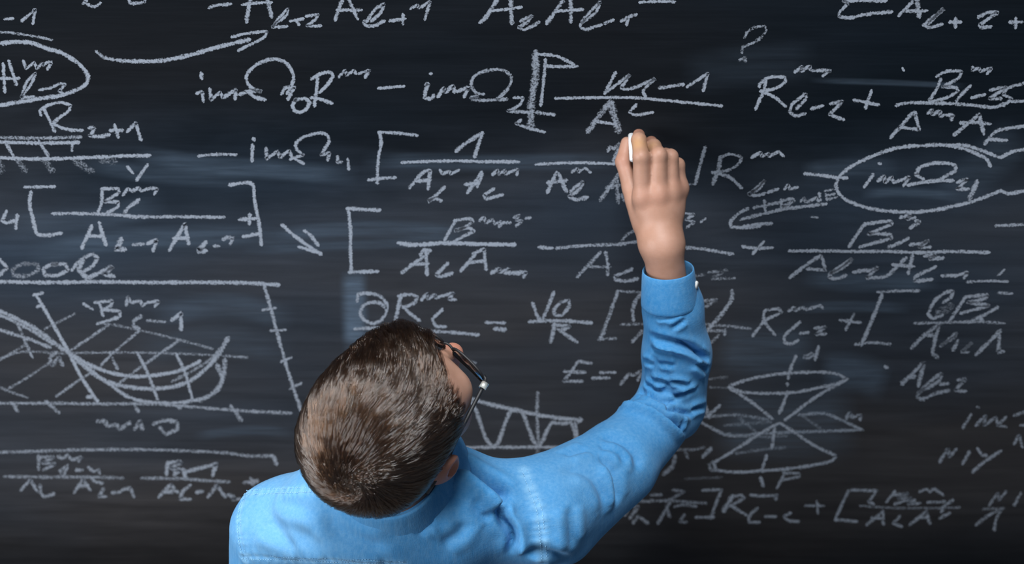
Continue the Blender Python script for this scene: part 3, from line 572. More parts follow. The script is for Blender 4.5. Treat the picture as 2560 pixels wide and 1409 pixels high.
LIFT = [0]
def ribbon(pts, width, press, V, F, UV, PR, unit_u=False):
    p = catmull(pts)
    seg = np.diff(p, axis=0)
    L = np.r_[0, np.cumsum(np.hypot(seg[:, 0], seg[:, 1]))]
    if not unit_u:                       # a round start and end, half a width long
        d0, d1 = seg[0] / (np.hypot(*seg[0]) + 1e-9), seg[-1] / (np.hypot(*seg[-1]) + 1e-9)
        p = np.vstack([p[0] - d0 * width * .35, p, p[-1] + d1 * width * .35])
    tg = np.gradient(p, axis=0)
    tg /= np.hypot(tg[:, 0], tg[:, 1])[:, None] + 1e-9
    nr = np.c_[-tg[:, 1], tg[:, 0]]
    n = len(p)
    w = np.full(n, width * .47)
    if not unit_u:
        wob = 1 + .10 * np.sin(np.linspace(0, n * .35, n) + rng.random() * 6) + .06 * rng.standard_normal(n)
        w *= wob
        w[0] *= .35; w[-1] *= .35
    LIFT[0] += 1
    y = -0.0003 - 0.0000025 * (LIFT[0] % 240)
    b = len(V)
    for i in range(n):
        for s in (-1, 1):
            x, z = on_board(*(p[i] + s * nr[i] * w[i]))
            V.append((x, y, z))
    for i in range(n - 1):
        F.append((b + 2 * i, b + 2 * i + 1, b + 2 * i + 3, b + 2 * i + 2))
        u0, u1 = (i / (n - 1), (i + 1) / (n - 1)) if unit_u else (i * .01, (i + 1) * .01)
        UV.extend([(u0, 0), (u0, 1), (u1, 1), (u1, 0)])
        PR.append(press)

def chalk_part(name, label, strokes, mat, unit_u=False):
    V, F, UV, PR = [], [], [], []
    for pts, w, pr in strokes: ribbon(pts, w, pr, V, F, UV, PR, unit_u)
    me = bpy.data.meshes.new(name)
    me.from_pydata(V, [], F)
    me.materials.append(mat)
    uv = me.uv_layers.new(name='UVMap')
    uv.data.foreach_set('uv', np.array(UV, 'f').ravel())
    at = me.attributes.new('press', 'FLOAT', 'FACE')
    at.data.foreach_set('value', np.array(PR, 'f'))
    o = link(name, me)
    if label: o['label'] = label
    return to_board(o)

cur, parts = None, []
for line in STROKES.strip().splitlines():
    line = line.strip()
    if line.startswith('@'):
        nm, lb = line[1:].split('|')
        cur = (nm, lb, [])
        parts.append(cur)
    elif line:
        head, body = line.split(':')
        tl, w, pr = head.split()
        ox, oy, s = TILES[tl]
        for poly in body.split(';'):
            pts = [tuple(map(float, q.split(','))) for q in poly.split()]
            cur[2].append(([(ox + x * s, oy + y * s) for x, y in pts], float(w), float(pr)))
# wiped chalk, a broad soft smear each: (points, width, strength)
SMEARS = [
    ('pale blue wiped block above the head', [([(884, 672), (886, 760), (890, 880)], 86, .62)]),
    ('hazy wiped streaks under the ruled lines at left', [([(330, 385), (480, 408), (700, 425), (900, 440)], 70, .30), ([(200, 410), (420, 440), (640, 450)], 60, .18)]),
    ('hazy wiped streak across the middle of the board', [([(640, 600), (820, 575), (1000, 572), (1200, 590)], 60, .26), ([(600, 625), (900, 610), (1150, 600)], 40, .2), ([(900, 400), (1200, 405), (1560, 402)], 60, .22)]),
    ('hazy wiped streaks left of the tall bracket', [([(60, 640), (260, 605), (480, 590), (700, 590)], 80, .24), ([(20, 560), (250, 545), (420, 500)], 90, .14)]),
    ('hazy wiped patch at the upper right', [([(2020, 200), (2200, 205), (2420, 215)], 22, .2), ([(1700, 190), (1850, 165), (2050, 150)], 150, .06)]),
    ('hazy wiped patch inside the right ellipse', [([(2150, 485), (2250, 480), (2400, 490)], 34, .26), ([(2350, 500), (2480, 400), (2560, 330)], 150, .12), ([(2000, 430), (2100, 420), (2250, 420)], 70, .16)]),
    ('hazy wiped patch around the double cone', [([(2050, 930), (2120, 925), (2225, 960)], 130, .3), ([(1990, 770), (2120, 765), (2280, 770)], 40, .24), ([(2000, 690), (2150, 705), (2350, 700)], 70, .26), ([(1790, 860), (1900, 880), (2040, 870)], 170, .22), ([(1780, 1040), (1950, 1060), (2150, 1040)], 260, .22)]),
    ('hazy wiped streaks behind the graph', [([(380, 790), (560, 760), (740, 800)], 90, .18), ([(330, 880), (560, 850), (740, 880)], 110, .12), ([(480, 1090), (620, 1075), (740, 1080)], 36, .18)]),
]
for lb, st in SMEARS: chalk_part('chalk_smear', lb, st, M['smear'], True)
def clusters(strokes):
    """strokes that stand apart from the rest of their formula become marks of their own"""
    bx = []
    for pts, w, pr in strokes:
        q = np.array([on_board(*p) for p in catmull(pts)])
        bx.append((q.min(0) - .004, q.max(0) + .004))
    n = len(bx); lab = list(range(n))
    for i in range(n):
        for j in range(i):
            gap = np.maximum(0, np.maximum(bx[i][0] - bx[j][1], bx[j][0] - bx[i][1]))
            if np.hypot(*gap) <= max(.011, .43 * max((bx[i][1] - bx[i][0]).max(), (bx[j][1] - bx[j][0]).max())):
                a_, b_ = lab[i], lab[j]
                lab = [b_ if q == a_ else q for q in lab]
    out = [[strokes[i] for i in range(n) if lab[i] == k] for k in dict.fromkeys(lab)]
    return sorted(out, key=len, reverse=True)
for nm, lb, st in parts:
    for i, grp in enumerate(clusters(st)): chalk_part(nm if i == 0 else 'chalk_mark', lb if i == 0 else None, grp, M['chalk'])

# ---------------------------------------------------------------- solid shapes as distance fields, meshed with surface nets
class RC:                                # a tapered capsule
    k = 0
    def __init__(s, a, b, ra, rb=None):
        s.a, s.b = np.array(a, float), np.array(b, float)
        s.ra, s.rb = ra, ra if rb is None else rb
        m = max(s.ra, s.rb)
        s.lo, s.hi = np.minimum(s.a, s.b) - m, np.maximum(s.a, s.b) + m
        s.c, s.r = (s.a + s.b) / 2, np.linalg.norm(s.b - s.a) / 2 + m
    def f(s, P, c, R):
        ab = s.b - s.a
        t = np.clip((P - s.a) @ ab / (ab @ ab + 1e-12), 0, 1)
        return np.linalg.norm(P - s.a - t[:, None] * ab, axis=1) - (s.ra + (s.rb - s.ra) * t)
class EL:                                # an ellipsoid, turned by rot
    def __init__(s, c, r, rot=None):
        s.c, s.rad, s.rot = np.array(c, float), np.array(r, float), rot
        s.r = max(r)
        e = np.array(r) if rot is None else np.sqrt((np.asarray(rot)**2) @ (np.array(r)**2))
        s.lo, s.hi = s.c - e, s.c + e
    def f(s, P, c, R):
        q = P - s.c
        if s.rot is not None: q = q @ s.rot
        k0 = np.linalg.norm(q / s.rad, axis=1)
        k1 = np.linalg.norm(q / s.rad**2, axis=1)
        return k0 * (k0 - 1) / (k1 + 1e-9)
def ev(n, P, c, R, cut=0.09):
    far = np.linalg.norm(c - n.c) - n.r - R
    if far > cut: return np.full(len(P), far + R)
    return n.f(P, c, R)
class GR:                                # smooth union
    def __init__(s, kids, k):
        s.kids, s.k = kids, k
        s.lo = np.min([q.lo for q in kids], axis=0); s.hi = np.max([q.hi for q in kids], axis=0)
        s.c, s.r = (s.lo + s.hi) / 2, np.linalg.norm(s.hi - s.lo) / 2
    def f(s, P, c, R):
        d = None
        for q in s.kids:
            e = ev(q, P, c, R)
            if d is None: d = e
            else:
                h = np.maximum(s.k - np.abs(d - e), 0) / s.k
                d = np.minimum(d, e) - h * h * s.k * .25
        return d
class CUT:                               # smooth subtraction
    def __init__(s, a, b, k): s.a, s.b, s.k, s.c, s.r, s.lo, s.hi = a, b, k, a.c, a.r, a.lo, a.hi
    def f(s, P, c, R):
        d, e = ev(s.a, P, c, R), -ev(s.b, P, c, R)
        h = np.maximum(s.k - np.abs(d - e), 0) / s.k
        return np.maximum(d, e) + h * h * s.k * .25
class HALF:                              # keeps what lies below a plane
    def __init__(s, a, p, n):
        s.a, s.p, s.n, s.c, s.r = a, np.array(p, float), np.array(n, float), a.c, a.r
        s.lo, s.hi = a.lo, a.hi
    def f(s, P, c, R): return np.maximum(ev(s.a, P, c, R), (P - s.p) @ s.n)

def surface(node, h, pad=0.02, B=8):
    lo = node.lo - pad
    nb = np.ceil((node.hi - node.lo + 2 * pad) / (h * B)).astype(int)
    hd = h * B * math.sqrt(3) / 2
    keep, sup = [], 4                      # whole super-blocks are culled first
    for i in range(0, nb[0], sup):
        for j in range(0, nb[1], sup):
            for k in range(0, nb[2], sup):
                sc = lo + (np.array([i, j, k]) + sup / 2) * h * B
                if np.abs(ev(node, sc[None], sc, 0))[0] > hd * sup * 1.25 + .03: continue
                ids = np.stack(np.meshgrid(range(i, min(i + sup, nb[0])), range(j, min(j + sup, nb[1])), range(k, min(k + sup, nb[2])), indexing='ij'), -1).reshape(-1, 3)
                d = ev(node, lo + (ids + .5) * h * B, sc, hd * sup)
                keep.extend(ids[np.abs(d) < hd * 1.25 + .004])
    n1 = B + 1
    loc = np.stack(np.meshgrid(np.arange(n1), np.arange(n1), np.arange(n1), indexing='ij'), -1).reshape(-1, 3)
    cells = np.stack(np.meshgrid(np.arange(B), np.arange(B), np.arange(B), indexing='ij'), -1).reshape(-1, 3)
    N = int(nb.max()) * B + 2
    off = np.array([(a, b, c) for a in (0, 1) for b in (0, 1) for c in (0, 1)])
    edges = [(a, b) for a in range(8) for b in range(a + 1, 8) if bin(a ^ b).count('1') == 1]
    keys, verts, quads = [], [], []
    for bi in keep:
        bx = bi * B
        P = lo + (bx + loc) * h
        d = ev(node, P, lo + (bi + .5) * h * B, hd).reshape(n1, n1, n1)
        if d.min() > 0 or d.max() < 0: continue
        cv = np.stack([d[a:a + B, b:b + B, c:c + B].ravel() for a, b, c in off], 1)
        s = cv < 0
        act = np.where(s.any(1) & ~s.all(1))[0]
        if not len(act): continue
        acc, cnt = np.zeros((len(act), 3)), np.zeros(len(act))
        cva = cv[act]
        for a, b in edges:
            da, db = cva[:, a], cva[:, b]
            m = (da < 0) != (db < 0)
            t = np.where(m, da / (da - db + 1e-20), 0)
            acc += m[:, None] * (off[a] + t[:, None] * (off[b] - off[a]))
            cnt += m
        g3 = bx + cells[act]
        keys.append(g3[:, 0] * N * N + g3[:, 1] * N + g3[:, 2])
        verts.append(lo + (g3 + acc / cnt[:, None]) * h)
        for ax in range(3):
            e = [4, 2, 1][ax]
            m = (cva[:, 0] < 0) != (cva[:, e] < 0)
            gg, neg = g3[m], cva[m, 0] < 0
            u, v = [(1, 2), (2, 0), (0, 1)][ax]
            U, V = np.eye(3, dtype=int)[u], np.eye(3, dtype=int)[v]
            q = np.stack([gg - U - V, gg - V, gg, gg - U], 1)
            q[~neg] = q[~neg][:, ::-1]
            quads.append(q.reshape(-1, 3) @ np.array([N * N, N, 1]))
    keys = np.concatenate(keys); verts = np.concatenate(verts)
    o = np.argsort(keys); keys, verts = keys[o], verts[o]
    q = np.concatenate(quads)
    i = np.searchsorted(keys, q); i[i >= len(keys)] = 0
    ok = (keys[i] == q).reshape(-1, 4).all(1)
    return verts, i.reshape(-1, 4)[ok]

def fast_mesh(name, V, F, mat, parent=None):
    me = bpy.data.meshes.new(name)
    me.vertices.add(len(V)); me.vertices.foreach_set('co', V.astype('f').ravel())
    me.loops.add(F.size); me.loops.foreach_set('vertex_index', F.astype('i').ravel())
    me.polygons.add(len(F)); me.polygons.foreach_set('loop_start', np.arange(0, F.size, 4, dtype='i'))
    me.polygons.foreach_set('use_smooth', np.ones(len(F), bool))
    me.update(calc_edges=True); me.validate()
    if mat: me.materials.append(mat)
    return link(name, me, parent)

def relax(V, F, it=2, lam=.5):
    e = np.concatenate([F[:, [0, 1]], F[:, [1, 2]], F[:, [2, 3]], F[:, [3, 0]]])
    for _ in range(it):
        for l in (lam, -lam * 1.04):
            acc = np.zeros_like(V); cnt = np.zeros(len(V))
            np.add.at(acc, e[:, 0], V[e[:, 1]]); np.add.at(cnt, e[:, 0], 1)
            np.add.at(acc, e[:, 1], V[e[:, 0]]); np.add.at(cnt, e[:, 1], 1)
            V = V + l * (acc / np.maximum(cnt, 1)[:, None] - V)
    return V

def vnormals(V, F):
    n = np.cross(V[F[:, 2]] - V[F[:, 0]], V[F[:, 3]] - V[F[:, 1]])
    o = np.zeros_like(V)
    for k in range(4): np.add.at(o, F[:, k], n)
    return o / (np.linalg.norm(o, axis=1)[:, None] + 1e-12)

def set_attr(o, name, val):
    a = o.data.attributes.new(name, 'FLOAT', 'POINT')
    a.data.foreach_set('value', np.asarray(val, 'f'))

def unit(a): return a / (np.linalg.norm(a, axis=-1, keepdims=True) + 1e-9)

# ---------------------------------------------------------------- the person: skeleton
def rotm(yaw, pit, rol):
    return np.array(Matrix.Rotation(yaw, 3, 'Z') @ Matrix.Rotation(pit, 3, 'X') @ Matrix.Rotation(rol, 3, 'Y'))
HC = W(972, 1062, 1.41)
HS = .935                                                  # size of the head
HR = rotm(math.radians(-38), math.radians(20), math.radians(13))
def hw(p): return np.asarray(p, float) * HS @ HR.T + HC          # head frame (x right, y face, z crown) to world

SR = W(1356, 1272, 1.578); EL_R = W(1678, 1012, 1.77); WR_R = W(1660, 640, 1.66)
SL = np.array([-.288, -.415, 1.405]); EL_L = np.array([-.335, -.43, 1.14]); WR_L = np.array([-.320, -.33, .905])
NB = np.array([-.135, -.428, 1.530])
FLOORZ = 0.0

person = link('person', None)
person.location = (-.14, -.45, 0)
tag(person, 'person in blue denim shirt seen from behind, right arm raised writing on the chalkboard', 'person')
def to_person(o):
    o.parent = person
    o.matrix_parent_inverse = Matrix.Translation(person.location).inverted()
    return o

def head_nodes():
    def el(c, r): return EL(hw(c), np.array(r) * HS, HR)
    def rc(a, b, ra, rb=None): return RC(hw(a), hw(b), ra * HS, None if rb is None else rb * HS)
    skull = GR([el((0, -.008, .030), (.0735, .089, .085)), el((0, .048, .025), (.060, .042, .055)), el((0, -.050, .005), (.062, .045, .06)),
                el((0, .034, -.050), (.055, .055, .076)), rc((-.045, .0, -.072), (-.010, .058, -.108), .018, .017), rc((.045, .0, -.072), (.010, .058, -.108), .018, .017),
                rc((-.010, .066, -.108), (.010, .066, -.108), .016), el((-.046, .055, -.028), (.02, .022, .02)), el((.046, .055, -.028), (.02, .022, .02)),
                rc((-.04, .076, .014), (.04, .076, .014), .014)], .03)
    sock = GR([el((-.032, .104, -.008), (.019, .017, .013)), el((.032, .104, -.008), (.019, .017, .013))], .002)
    face = CUT(skull, sock, .012)
    nose = GR([rc((0, .093, .002), (0, .117, -.036), .0080, .0115), el((0, .119, -.040), (.0115, .012, .0110)), el((-.012, .101, -.046), (.008, .010, .007)), el((.012, .101, -.046), (.008, .010, .007))], .008)
    lips = GR([rc((-.021, .080, -.072), (.021, .080, -.072), .0062), rc((-.018, .080, -.081), (.018, .080, -.081), .0068)], .003)
    eyes = GR([el((-.032, .079, -.008), (.0125, .0125, .0125)), el((.032, .079, -.008), (.0125, .0125, .0125))], .001)
    out = GR([face, nose], .010)
    out = GR([out, lips], .006)
    out = GR([out, eyes], .002)
    ears = []
    for s in (-1, 1):
        tilt = np.array(Matrix.Rotation(s * -.42, 3, 'Z') @ Matrix.Rotation(-.20, 3, 'X'))
        rim = EL(hw((s * .080, -.004, -.012)), (.0100, .020, .034), HR @ tilt)
        con = EL(hw((s * .089, .004, -.008)), (.006, .010, .018), HR @ tilt)
        lob = el((s * .076, .004, -.040), (.006, .009, .011))
        ears.append(GR([CUT(rim, con, .005), lob], .008))
    return out, GR([out] + ears, .006)

def finger(pts, rad): return GR([RC(pts[i], pts[i + 1], rad[i], rad[i + 1]) for i in range(len(pts) - 1)], .004)

def right_hand():
    fi = [
        ([W(1607, 494, 1.657), W(1603, 392, 1.637), W(1597, 350, 1.652), W(1597, 337, 1.678)], (.0125, .0102, .0092, .0078)),
        ([W(1646, 488, 1.654), W(1647, 388, 1.640), W(1634, 366, 1.662), W(1628, 355, 1.692)], (.0128, .0100, .0092, .0080)),
        ([W(1676, 482, 1.660), W(1676, 392, 1.650), W(1664, 388, 1.680), W(1652, 398, 1.702)], (.0122, .0096, .0088, .0078)),
        ([W(1696, 472, 1.672), W(1694, 412, 1.664), W(1686, 408, 1.690), W(1672, 414, 1.706)], (.0110, .0088, .0080, .0070)),
    ]
    thumb = finger([W(1614, 560, 1.676), W(1579, 470, 1.688), W(1558, 404, 1.692), W(1567, 357, 1.698)], (.0155, .0118, .0098, .0080))
    carp = [W(1638, 592, 1.668), W(1646, 592, 1.664), W(1655, 592, 1.664), W(1664, 592, 1.668)]
    pal = GR([RC(carp[i], fi[i][0][0], .0178, .0122) for i in range(4)] +
             [EL((W(1645, 530, 1.672)), (.030, .022, .030)), RC(W(1634, 580, 1.676), W(1595, 500, 1.684), .018, .013)] +
             [EL(p, (.0088, .0088, .0088)) for p in (W(1611, 490, 1.650), W(1648, 486, 1.647), W(1677, 479, 1.654), W(1697, 470, 1.666))], .010)
    base = GR([pal, thumb], .010)
    f = GR([finger(p, r) for p, r in fi], .0022)
    return GR([base, f], .0075)

def left_hand():
    w = WR_L; dn = np.array([-.02, .16, -1.0]); dn /= np.linalg.norm(dn)
    fw = np.array([0, 1.0, .16]); fw /= np.linalg.norm(fw)         # the row of knuckles runs forward
    ins = np.array([1.0, 0, 0])
    at = lambda a, b, c: w + dn * a + fw * b + ins * c
    fs, pal = [], []
    for i, (b, L) in enumerate(((.030, .070), (.010, .078), (-.010, .073), (-.028, .058))):
        k = at(.088, b, .002)
        pal.append(RC(at(.012, b * .6, 0), k, .017, .0115))
        p1 = k + dn * L * .5 + ins * .008; p2 = p1 + dn * L * .28 + ins * .018; p3 = p2 + dn * L * .2 + ins * .02
        fs.append(finger([k, p1, p2, p3], (.0112, .0095, .0088, .0076)))
    th = finger([at(.02, .022, .012), at(.055, .046, .02), at(.085, .056, .026), at(.108, .058, .030)], (.016, .013, .0112, .009))
    return GR([GR(pal + [EL(at(.055, 0, .004), (.018, .038, .042))], .012), th, GR(fs, .002)], .007)

head_core, head_all = head_nodes()
arm_r = GR([RC(SR, EL_R, .040, .028), RC(EL_R, W(1690, 880, 1.738), .028, .028), RC(W(1690, 880, 1.738), W(1658, 625, 1.662), .027, .0245),
            RC(W(1643, 612, 1.664), W(1665, 612, 1.664), .0205)], .012)
arm_l = GR([RC(SL, EL_L, .046, .036), RC(EL_L, WR_L + (0, 0, .03), .038, .026), RC(WR_L + (0, 0, .03), WR_L, .026, .024)], .02)
trunk = GR([EL((-.14, -.415, 1.27), (.150, .095, .17)), EL((-.14, -.43, 1.06), (.130, .085, .17)), EL((-.14, -.44, .92), (.150, .098, .12)),
            RC(NB - (0, 0, .04), SL + (.03, 0, .01), .05, .045), RC(NB - (0, 0, .04), SR + (-.03, 0, -.012), .045, .038)], .05)
neck = RC(hw((0, -.030, -.055)), NB - (0, -.005, .01), .050, .052)
hand_r, hand_l = right_hand(), left_hand()
body_node = GR([GR([GR([head_all, neck], .03), trunk], .04), GR([arm_r, hand_r], .016), GR([arm_l, hand_l], .016)], .02)
BV, BF = surface(body_node, .0024)
BV = relax(BV, BF, 1)
body = fast_mesh('body', BV, BF, M['skin'])
to_person(body)

# ---------------------------------------------------------------- hair: where it grows
HL = (BV - HC) @ HR / HS                                        # body vertices in the head frame
def hair_mask(p):
    """1 where hair grows, for points in the head frame"""
    x, y, z = p[:, 0], p[:, 1], p[:, 2]
    ax = np.abs(x)
    front = np.interp(y, [-.2, -.022, -.020, .010, .014, .024, .029, .052, .076, .095], [-.082, -.082, -.028, -.022, -.030, -.030, .022, .058, .074, .078])
    front = front + .030 * np.clip((x - .012) / .025, 0, 1) * np.clip((y - .022) / .02, 0, 1)
    front = front + np.where(y > .05, -.004 * (1 - (ax / .05)**2), 0)
    ear = np.sqrt(((ax - .080) / .03)**2 + ((y + .004) / .024)**2 + ((z + .014) / .036)**2)
    m = (z - front) / .006
    return np.clip(m, 0, 1) * np.clip((ear - 1) / .2, 0, 1)
near = np.linalg.norm(HL, axis=1) < .17
stub = np.zeros(len(BV)); stub[near] = hair_mask(HL[near])
blush = np.zeros(len(BV)); warm_light = np.zeros(len(BV))
for c, r, a in (((.087, -.006, -.012), .040, .9), ((-.087, -.006, -.012), .040, .9), ((0, .119, -.040), .024, .8), ((.05, .07, -.04), .03, .25), ((-.012, .086, -.077), .013, .6), ((.012, .086, -.077), .013, .6)):
    blush = np.maximum(blush, a * np.exp(-(np.linalg.norm(HL - np.array(c), axis=1) / r)**4))
for p, r, a in ((W(1597, 332, 1.67), .012, .55), (W(1628, 350, 1.68), .013, .5), (W(1612, 492, 1.645), .014, .20), (W(1650, 486, 1.645), .014, .22),
                (W(1562, 395, 1.67), .02, .35), (W(1690, 470, 1.66), .016, .18)):
    blush = np.maximum(blush, a * np.exp(-(np.linalg.norm(BV - p, axis=1) / r)**2))
for p, r, a in ((W(1596, 362, 1.64), .011, .55), (W(1630, 372, 1.65), .009, .45)):  # warm light on the bent finger ends, painted into the skin
    warm_light = np.maximum(warm_light, a * np.exp(-(np.linalg.norm(BV - p, axis=1) / r)**2))
for x_ in (-.032, .032): stub = np.maximum(stub, np.linalg.norm(HL - np.array((x_, .0915, -.008)), axis=1) < .0052)   # irises
set_attr(body, 'stubble', stub * .8); set_attr(body, 'blush', blush); set_attr(body, 'warm_light', warm_light)

# radius of the scalp in every direction from a point inside the skull
C0 = np.array([0, -.008, .012])
NTH, NPH = 90, 180
th = np.linspace(0, math.pi, NTH); ph = np.linspace(-math.pi, math.pi, NPH)
TH, PH = np.meshgrid(th, ph, indexing='ij')
DIR = np.stack([np.sin(TH) * np.cos(PH), np.sin(TH) * np.sin(PH), np.cos(TH)], -1).reshape(-1, 3)
rad = np.full(len(DIR), .05)
for _ in range(40):
    rad += np.clip(-head_core.f(hw(C0 + DIR * rad[:, None]), HC, .3), -.02, .02) * .8
RAD = rad.reshape(NTH, NPH)
def rho(n):
    t = np.arccos(np.clip(n[:, 2], -1, 1)) / math.pi * (NTH - 1)
    p = (np.arctan2(n[:, 1], n[:, 0]) + math.pi) / (2 * math.pi) * (NPH - 1)
    t0 = np.clip(t.astype(int), 0, NTH - 2); p0 = np.clip(p.astype(int), 0, NPH - 2)
    a, b = t - t0, p - p0
    return RAD[t0, p0] * (1 - a) * (1 - b) + RAD[t0 + 1, p0] * a * (1 - b) + RAD[t0, p0 + 1] * (1 - a) * b + RAD[t0 + 1, p0 + 1] * a * b
WHORL = np.array([.026, -.074, .068]); WHORL = (WHORL - C0) / np.linalg.norm(WHORL - C0)
def hair_height(n):
    """thickness of the hair over the scalp: full on top, short at nape and sides"""
    q = C0 + n * rho(n)[:, None]
    top = np.clip((q[:, 2] - .0) / .075, 0, 1)
    front = np.clip((q[:, 1] - .015) / .06, 0, 1)
    return .0050 + .0105 * top * top * (3 - 2 * top) + .0085 * top * front * np.clip((.045 - q[:, 0]) / .04, 0, 1)
# the under layer that gives the hair its body
keep = hair_mask(C0 + DIR * rad[:, None])
hh = hair_height(DIR) * .55 * keep - .003 * (1 - keep)
HP = hw(C0 + DIR * (rad + hh)[:, None])
faces = []
for i in range(NTH - 1):
    for j in range(NPH - 1):
        q = (i * NPH + j, i * NPH + j + 1, (i + 1) * NPH + j + 1, (i + 1) * NPH + j)
        if keep[list(q)].max() > .02: faces.append(q[::-1])
hair = mesh_np('hair', HP, faces, M['hairbase'])
to_person(hair)
bmh = bmesh.new(); bmh.from_mesh(hair.data)
bmesh.ops.remove_doubles(bmh, verts=bmh.verts[:], dist=.0004)
bmesh.ops.delete(bmh, geom=[v for v in bmh.verts if not v.link_faces], context='VERTS')
bmh.to_mesh(hair.data); bmh.free()

NS, NPT = 46000, 9
z = rng.random(NS * 3) * 1.7 - .7
a = rng.random(NS * 3) * 2 * math.pi
n = np.stack([np.sqrt(1 - z * z) * np.cos(a), np.sqrt(1 - z * z) * np.sin(a), z], -1)
roots = C0 + n * rho(n)[:, None]
n = n[hair_mask(roots) > rng.random(len(n)) * .8 + .1][:NS - 5000]
nw = unit(WHORL + .16 * rng.standard_normal((5000, 3)))          # denser round the whorl
n = np.vstack([n, nw])
NS = len(n)
hmax = hair_height(n)
top = np.clip((hmax - .0050) / .0105, 0, 1)
length = (.022 + .054 * top) * (.75 + .4 * rng.random(NS))
# locks: neighbouring strands share a lean
NC = 1700
ci = rng.integers(0, NS, NC)
cn = n[ci]
lock = np.empty(NS, int)
for s in range(0, NS, 4000): lock[s:s + 4000] = np.argmax(n[s:s + 4000] @ cn.T, axis=1)
q0 = C0 + n * rho(n)[:, None]                             # clipped close at the temples and over the ears
length *= 1 - .66 * np.clip((np.abs(q0[:, 0]) - .030) / .02, 0, 1) * np.clip((q0[:, 1] + .015) / .03, 0, 1)
lk_ang = rng.standard_normal(NC) * .13; lk_lift = rng.random(NC); lk_len = .85 + .3 * rng.random(NC)
length *= lk_len[lock]
P = np.zeros((NS, NPT, 3))
cur_n = n.copy()
hrand = rng.random(NS)
wd = np.arccos(np.clip(n @ WHORL, -1, 1))
jit = rng.standard_normal(NS) * (.065 + .55 * np.exp(-(wd / .11)**2))
length = length * (1 - .45 * np.exp(-(wd / .15)**2))
step = length / (NPT - 1)
for k in range(NPT):
    t = k / (NPT - 1)
    r = rho(cur_n)
    lift = hmax * (.38 + .44 * hrand + .14 * lk_lift[lock]) * np.minimum(1, t * 2.2)**.8 + .0012
    lift = lift * (1 - .25 * t * t)
    P[:, k] = C0 + cur_n * (r + lift)[:, None]
    away = cur_n - WHORL
    away = unit(away - (away * cur_n).sum(1, keepdims=True) * cur_n)
    dist = np.arccos(np.clip(cur_n @ WHORL, -1, 1))
    swirl = -.95 * np.exp(-dist / .40) - .10 + lk_ang[lock] * np.clip(dist * 1.6, .2, 1) + jit
    # hair of the top front is combed over to the left
    q = C0 + cur_n * r[:, None]
    fr = np.clip((q[:, 1] - .01) / .06, 0, 1) * np.clip((q[:, 2] - .03) / .05, 0, 1)
    swirl = swirl + .75 * fr * np.where(q[:, 0] < .05, 1, .3)
    # the sides and nape fall downward
    dn = np.array([0, .15, -1.0]) - (cur_n @ np.array([0, .15, -1.0]))[:, None] * cur_n
    side = np.clip((.055 - q[:, 2]) / .05, 0, 1)[:, None] * .75
    perp = np.cross(cur_n, away)
    d = away * np.cos(swirl)[:, None] + perp * np.sin(swirl)[:, None]
    d = unit(d * (1 - side) + unit(dn) * side)
    cur_n = unit(cur_n + d * (step / r)[:, None])
# draw each lock together toward its tip
PW = P.copy()
cen = np.zeros((NC, NPT, 3)); cnt = np.bincount(lock, minlength=NC)
for k in range(NPT):
    for c in range(3): cen[:, k, c] = np.bincount(lock, P[:, k, c], NC) / np.maximum(cnt, 1)
for k in range(NPT):
    PW[:, k] += (cen[lock, k] - P[:, k]) * (.62 * (k / (NPT - 1))**1.25)
PW = hw(PW.reshape(-1, 3))
hc = bpy.data.hair_curves.new('hair_strand')
hc.add_curves([NPT] * NS)
hc.attributes['position'].data.foreach_set('vector', PW.astype('f').ravel())
ra = hc.attributes.get('radius') or hc.attributes.new('radius', 'FLOAT', 'POINT')
ra.data.foreach_set('value', np.tile(np.linspace(.00024, .00010, NPT), NS).astype('f'))
sh = hc.attributes.new('shade', 'FLOAT', 'CURVE')
sh.data.foreach_set('value', np.clip(.30 * rng.random(NC)[lock] + .70 * rng.random(NS), 0, 1).astype('f'))
hc.materials.append(M['hair'])
strands = link('hair_strand', hc, hair)
tag(strands, kind='stuff')

for s_ in (-1, 1):                                          # eyebrows
    bm_ = bmesh.new()
    bmesh.ops.create_uvsphere(bm_, u_segments=20, v_segments=10, radius=1)
    for v_ in bm_.verts:
        x_ = v_.co.x
        v_.co = Vector(hw((s_ * .034 + x_ * .019, .0895 - 3.2 * (.034 + s_ * x_ * .019)**2 + v_.co.y * .003, .017 + v_.co.z * .0032 - .004 * x_ * x_)))
    to_person(bm_obj('eyebrow', bm_, M['hairbase']))

# ---------------------------------------------------------------- shirt
CUFF = W(1664, 690, 1.671)                                  # where the right sleeve ends
ax_r = (W(1660, 600, 1.656) - W(1670, 800, 1.704)); ax_r /= np.linalg.norm(ax_r)
ARM_MID = W(1692, 880, 1.735)
sleeve_r = GR([RC(SR, W(1540, 1160, 1.675), .060, .052), RC(W(1540, 1160, 1.675), EL_R, .050, .043), RC(EL_R, ARM_MID, .043, .0435),
               RC(ARM_MID, W(1682, 770, 1.70), .0435, .038), RC(W(1682, 770, 1.70), CUFF + ax_r * .03, .037, .0315), RC(W(1694, 1050, 1.785), W(1680, 1010, 1.77), .026, .036),
               RC(W(1392, 1318, 1.61), W(1500, 1205, 1.66), .047, .049)], .012)
SL_OUT = SL + (0, 0, -.01)
sleeve_l = GR([RC(SL_OUT, EL_L, .056, .050), RC(EL_L, WR_L, .048, .036)], .03)
chest = GR([EL((-.135, -.405, 1.27), (.178, .118, .20)), EL((-.14, -.42, 1.06), (.160, .112, .20)), EL((-.14, -.43, .90), (.186, .138, .17)),
            RC(NB + (0, 0, -.03), SL + (.03, 0, .012), .058, .048), RC(NB + (0, 0, -.03), SR + (-.02, 0, -.006), .056, .050),
            RC(NB + (-.06, -.008, -.075), NB + (.06, -.008, -.075), .060)], .05)
shirt_node = GR([GR([chest, sleeve_l], .035), sleeve_r], .035)
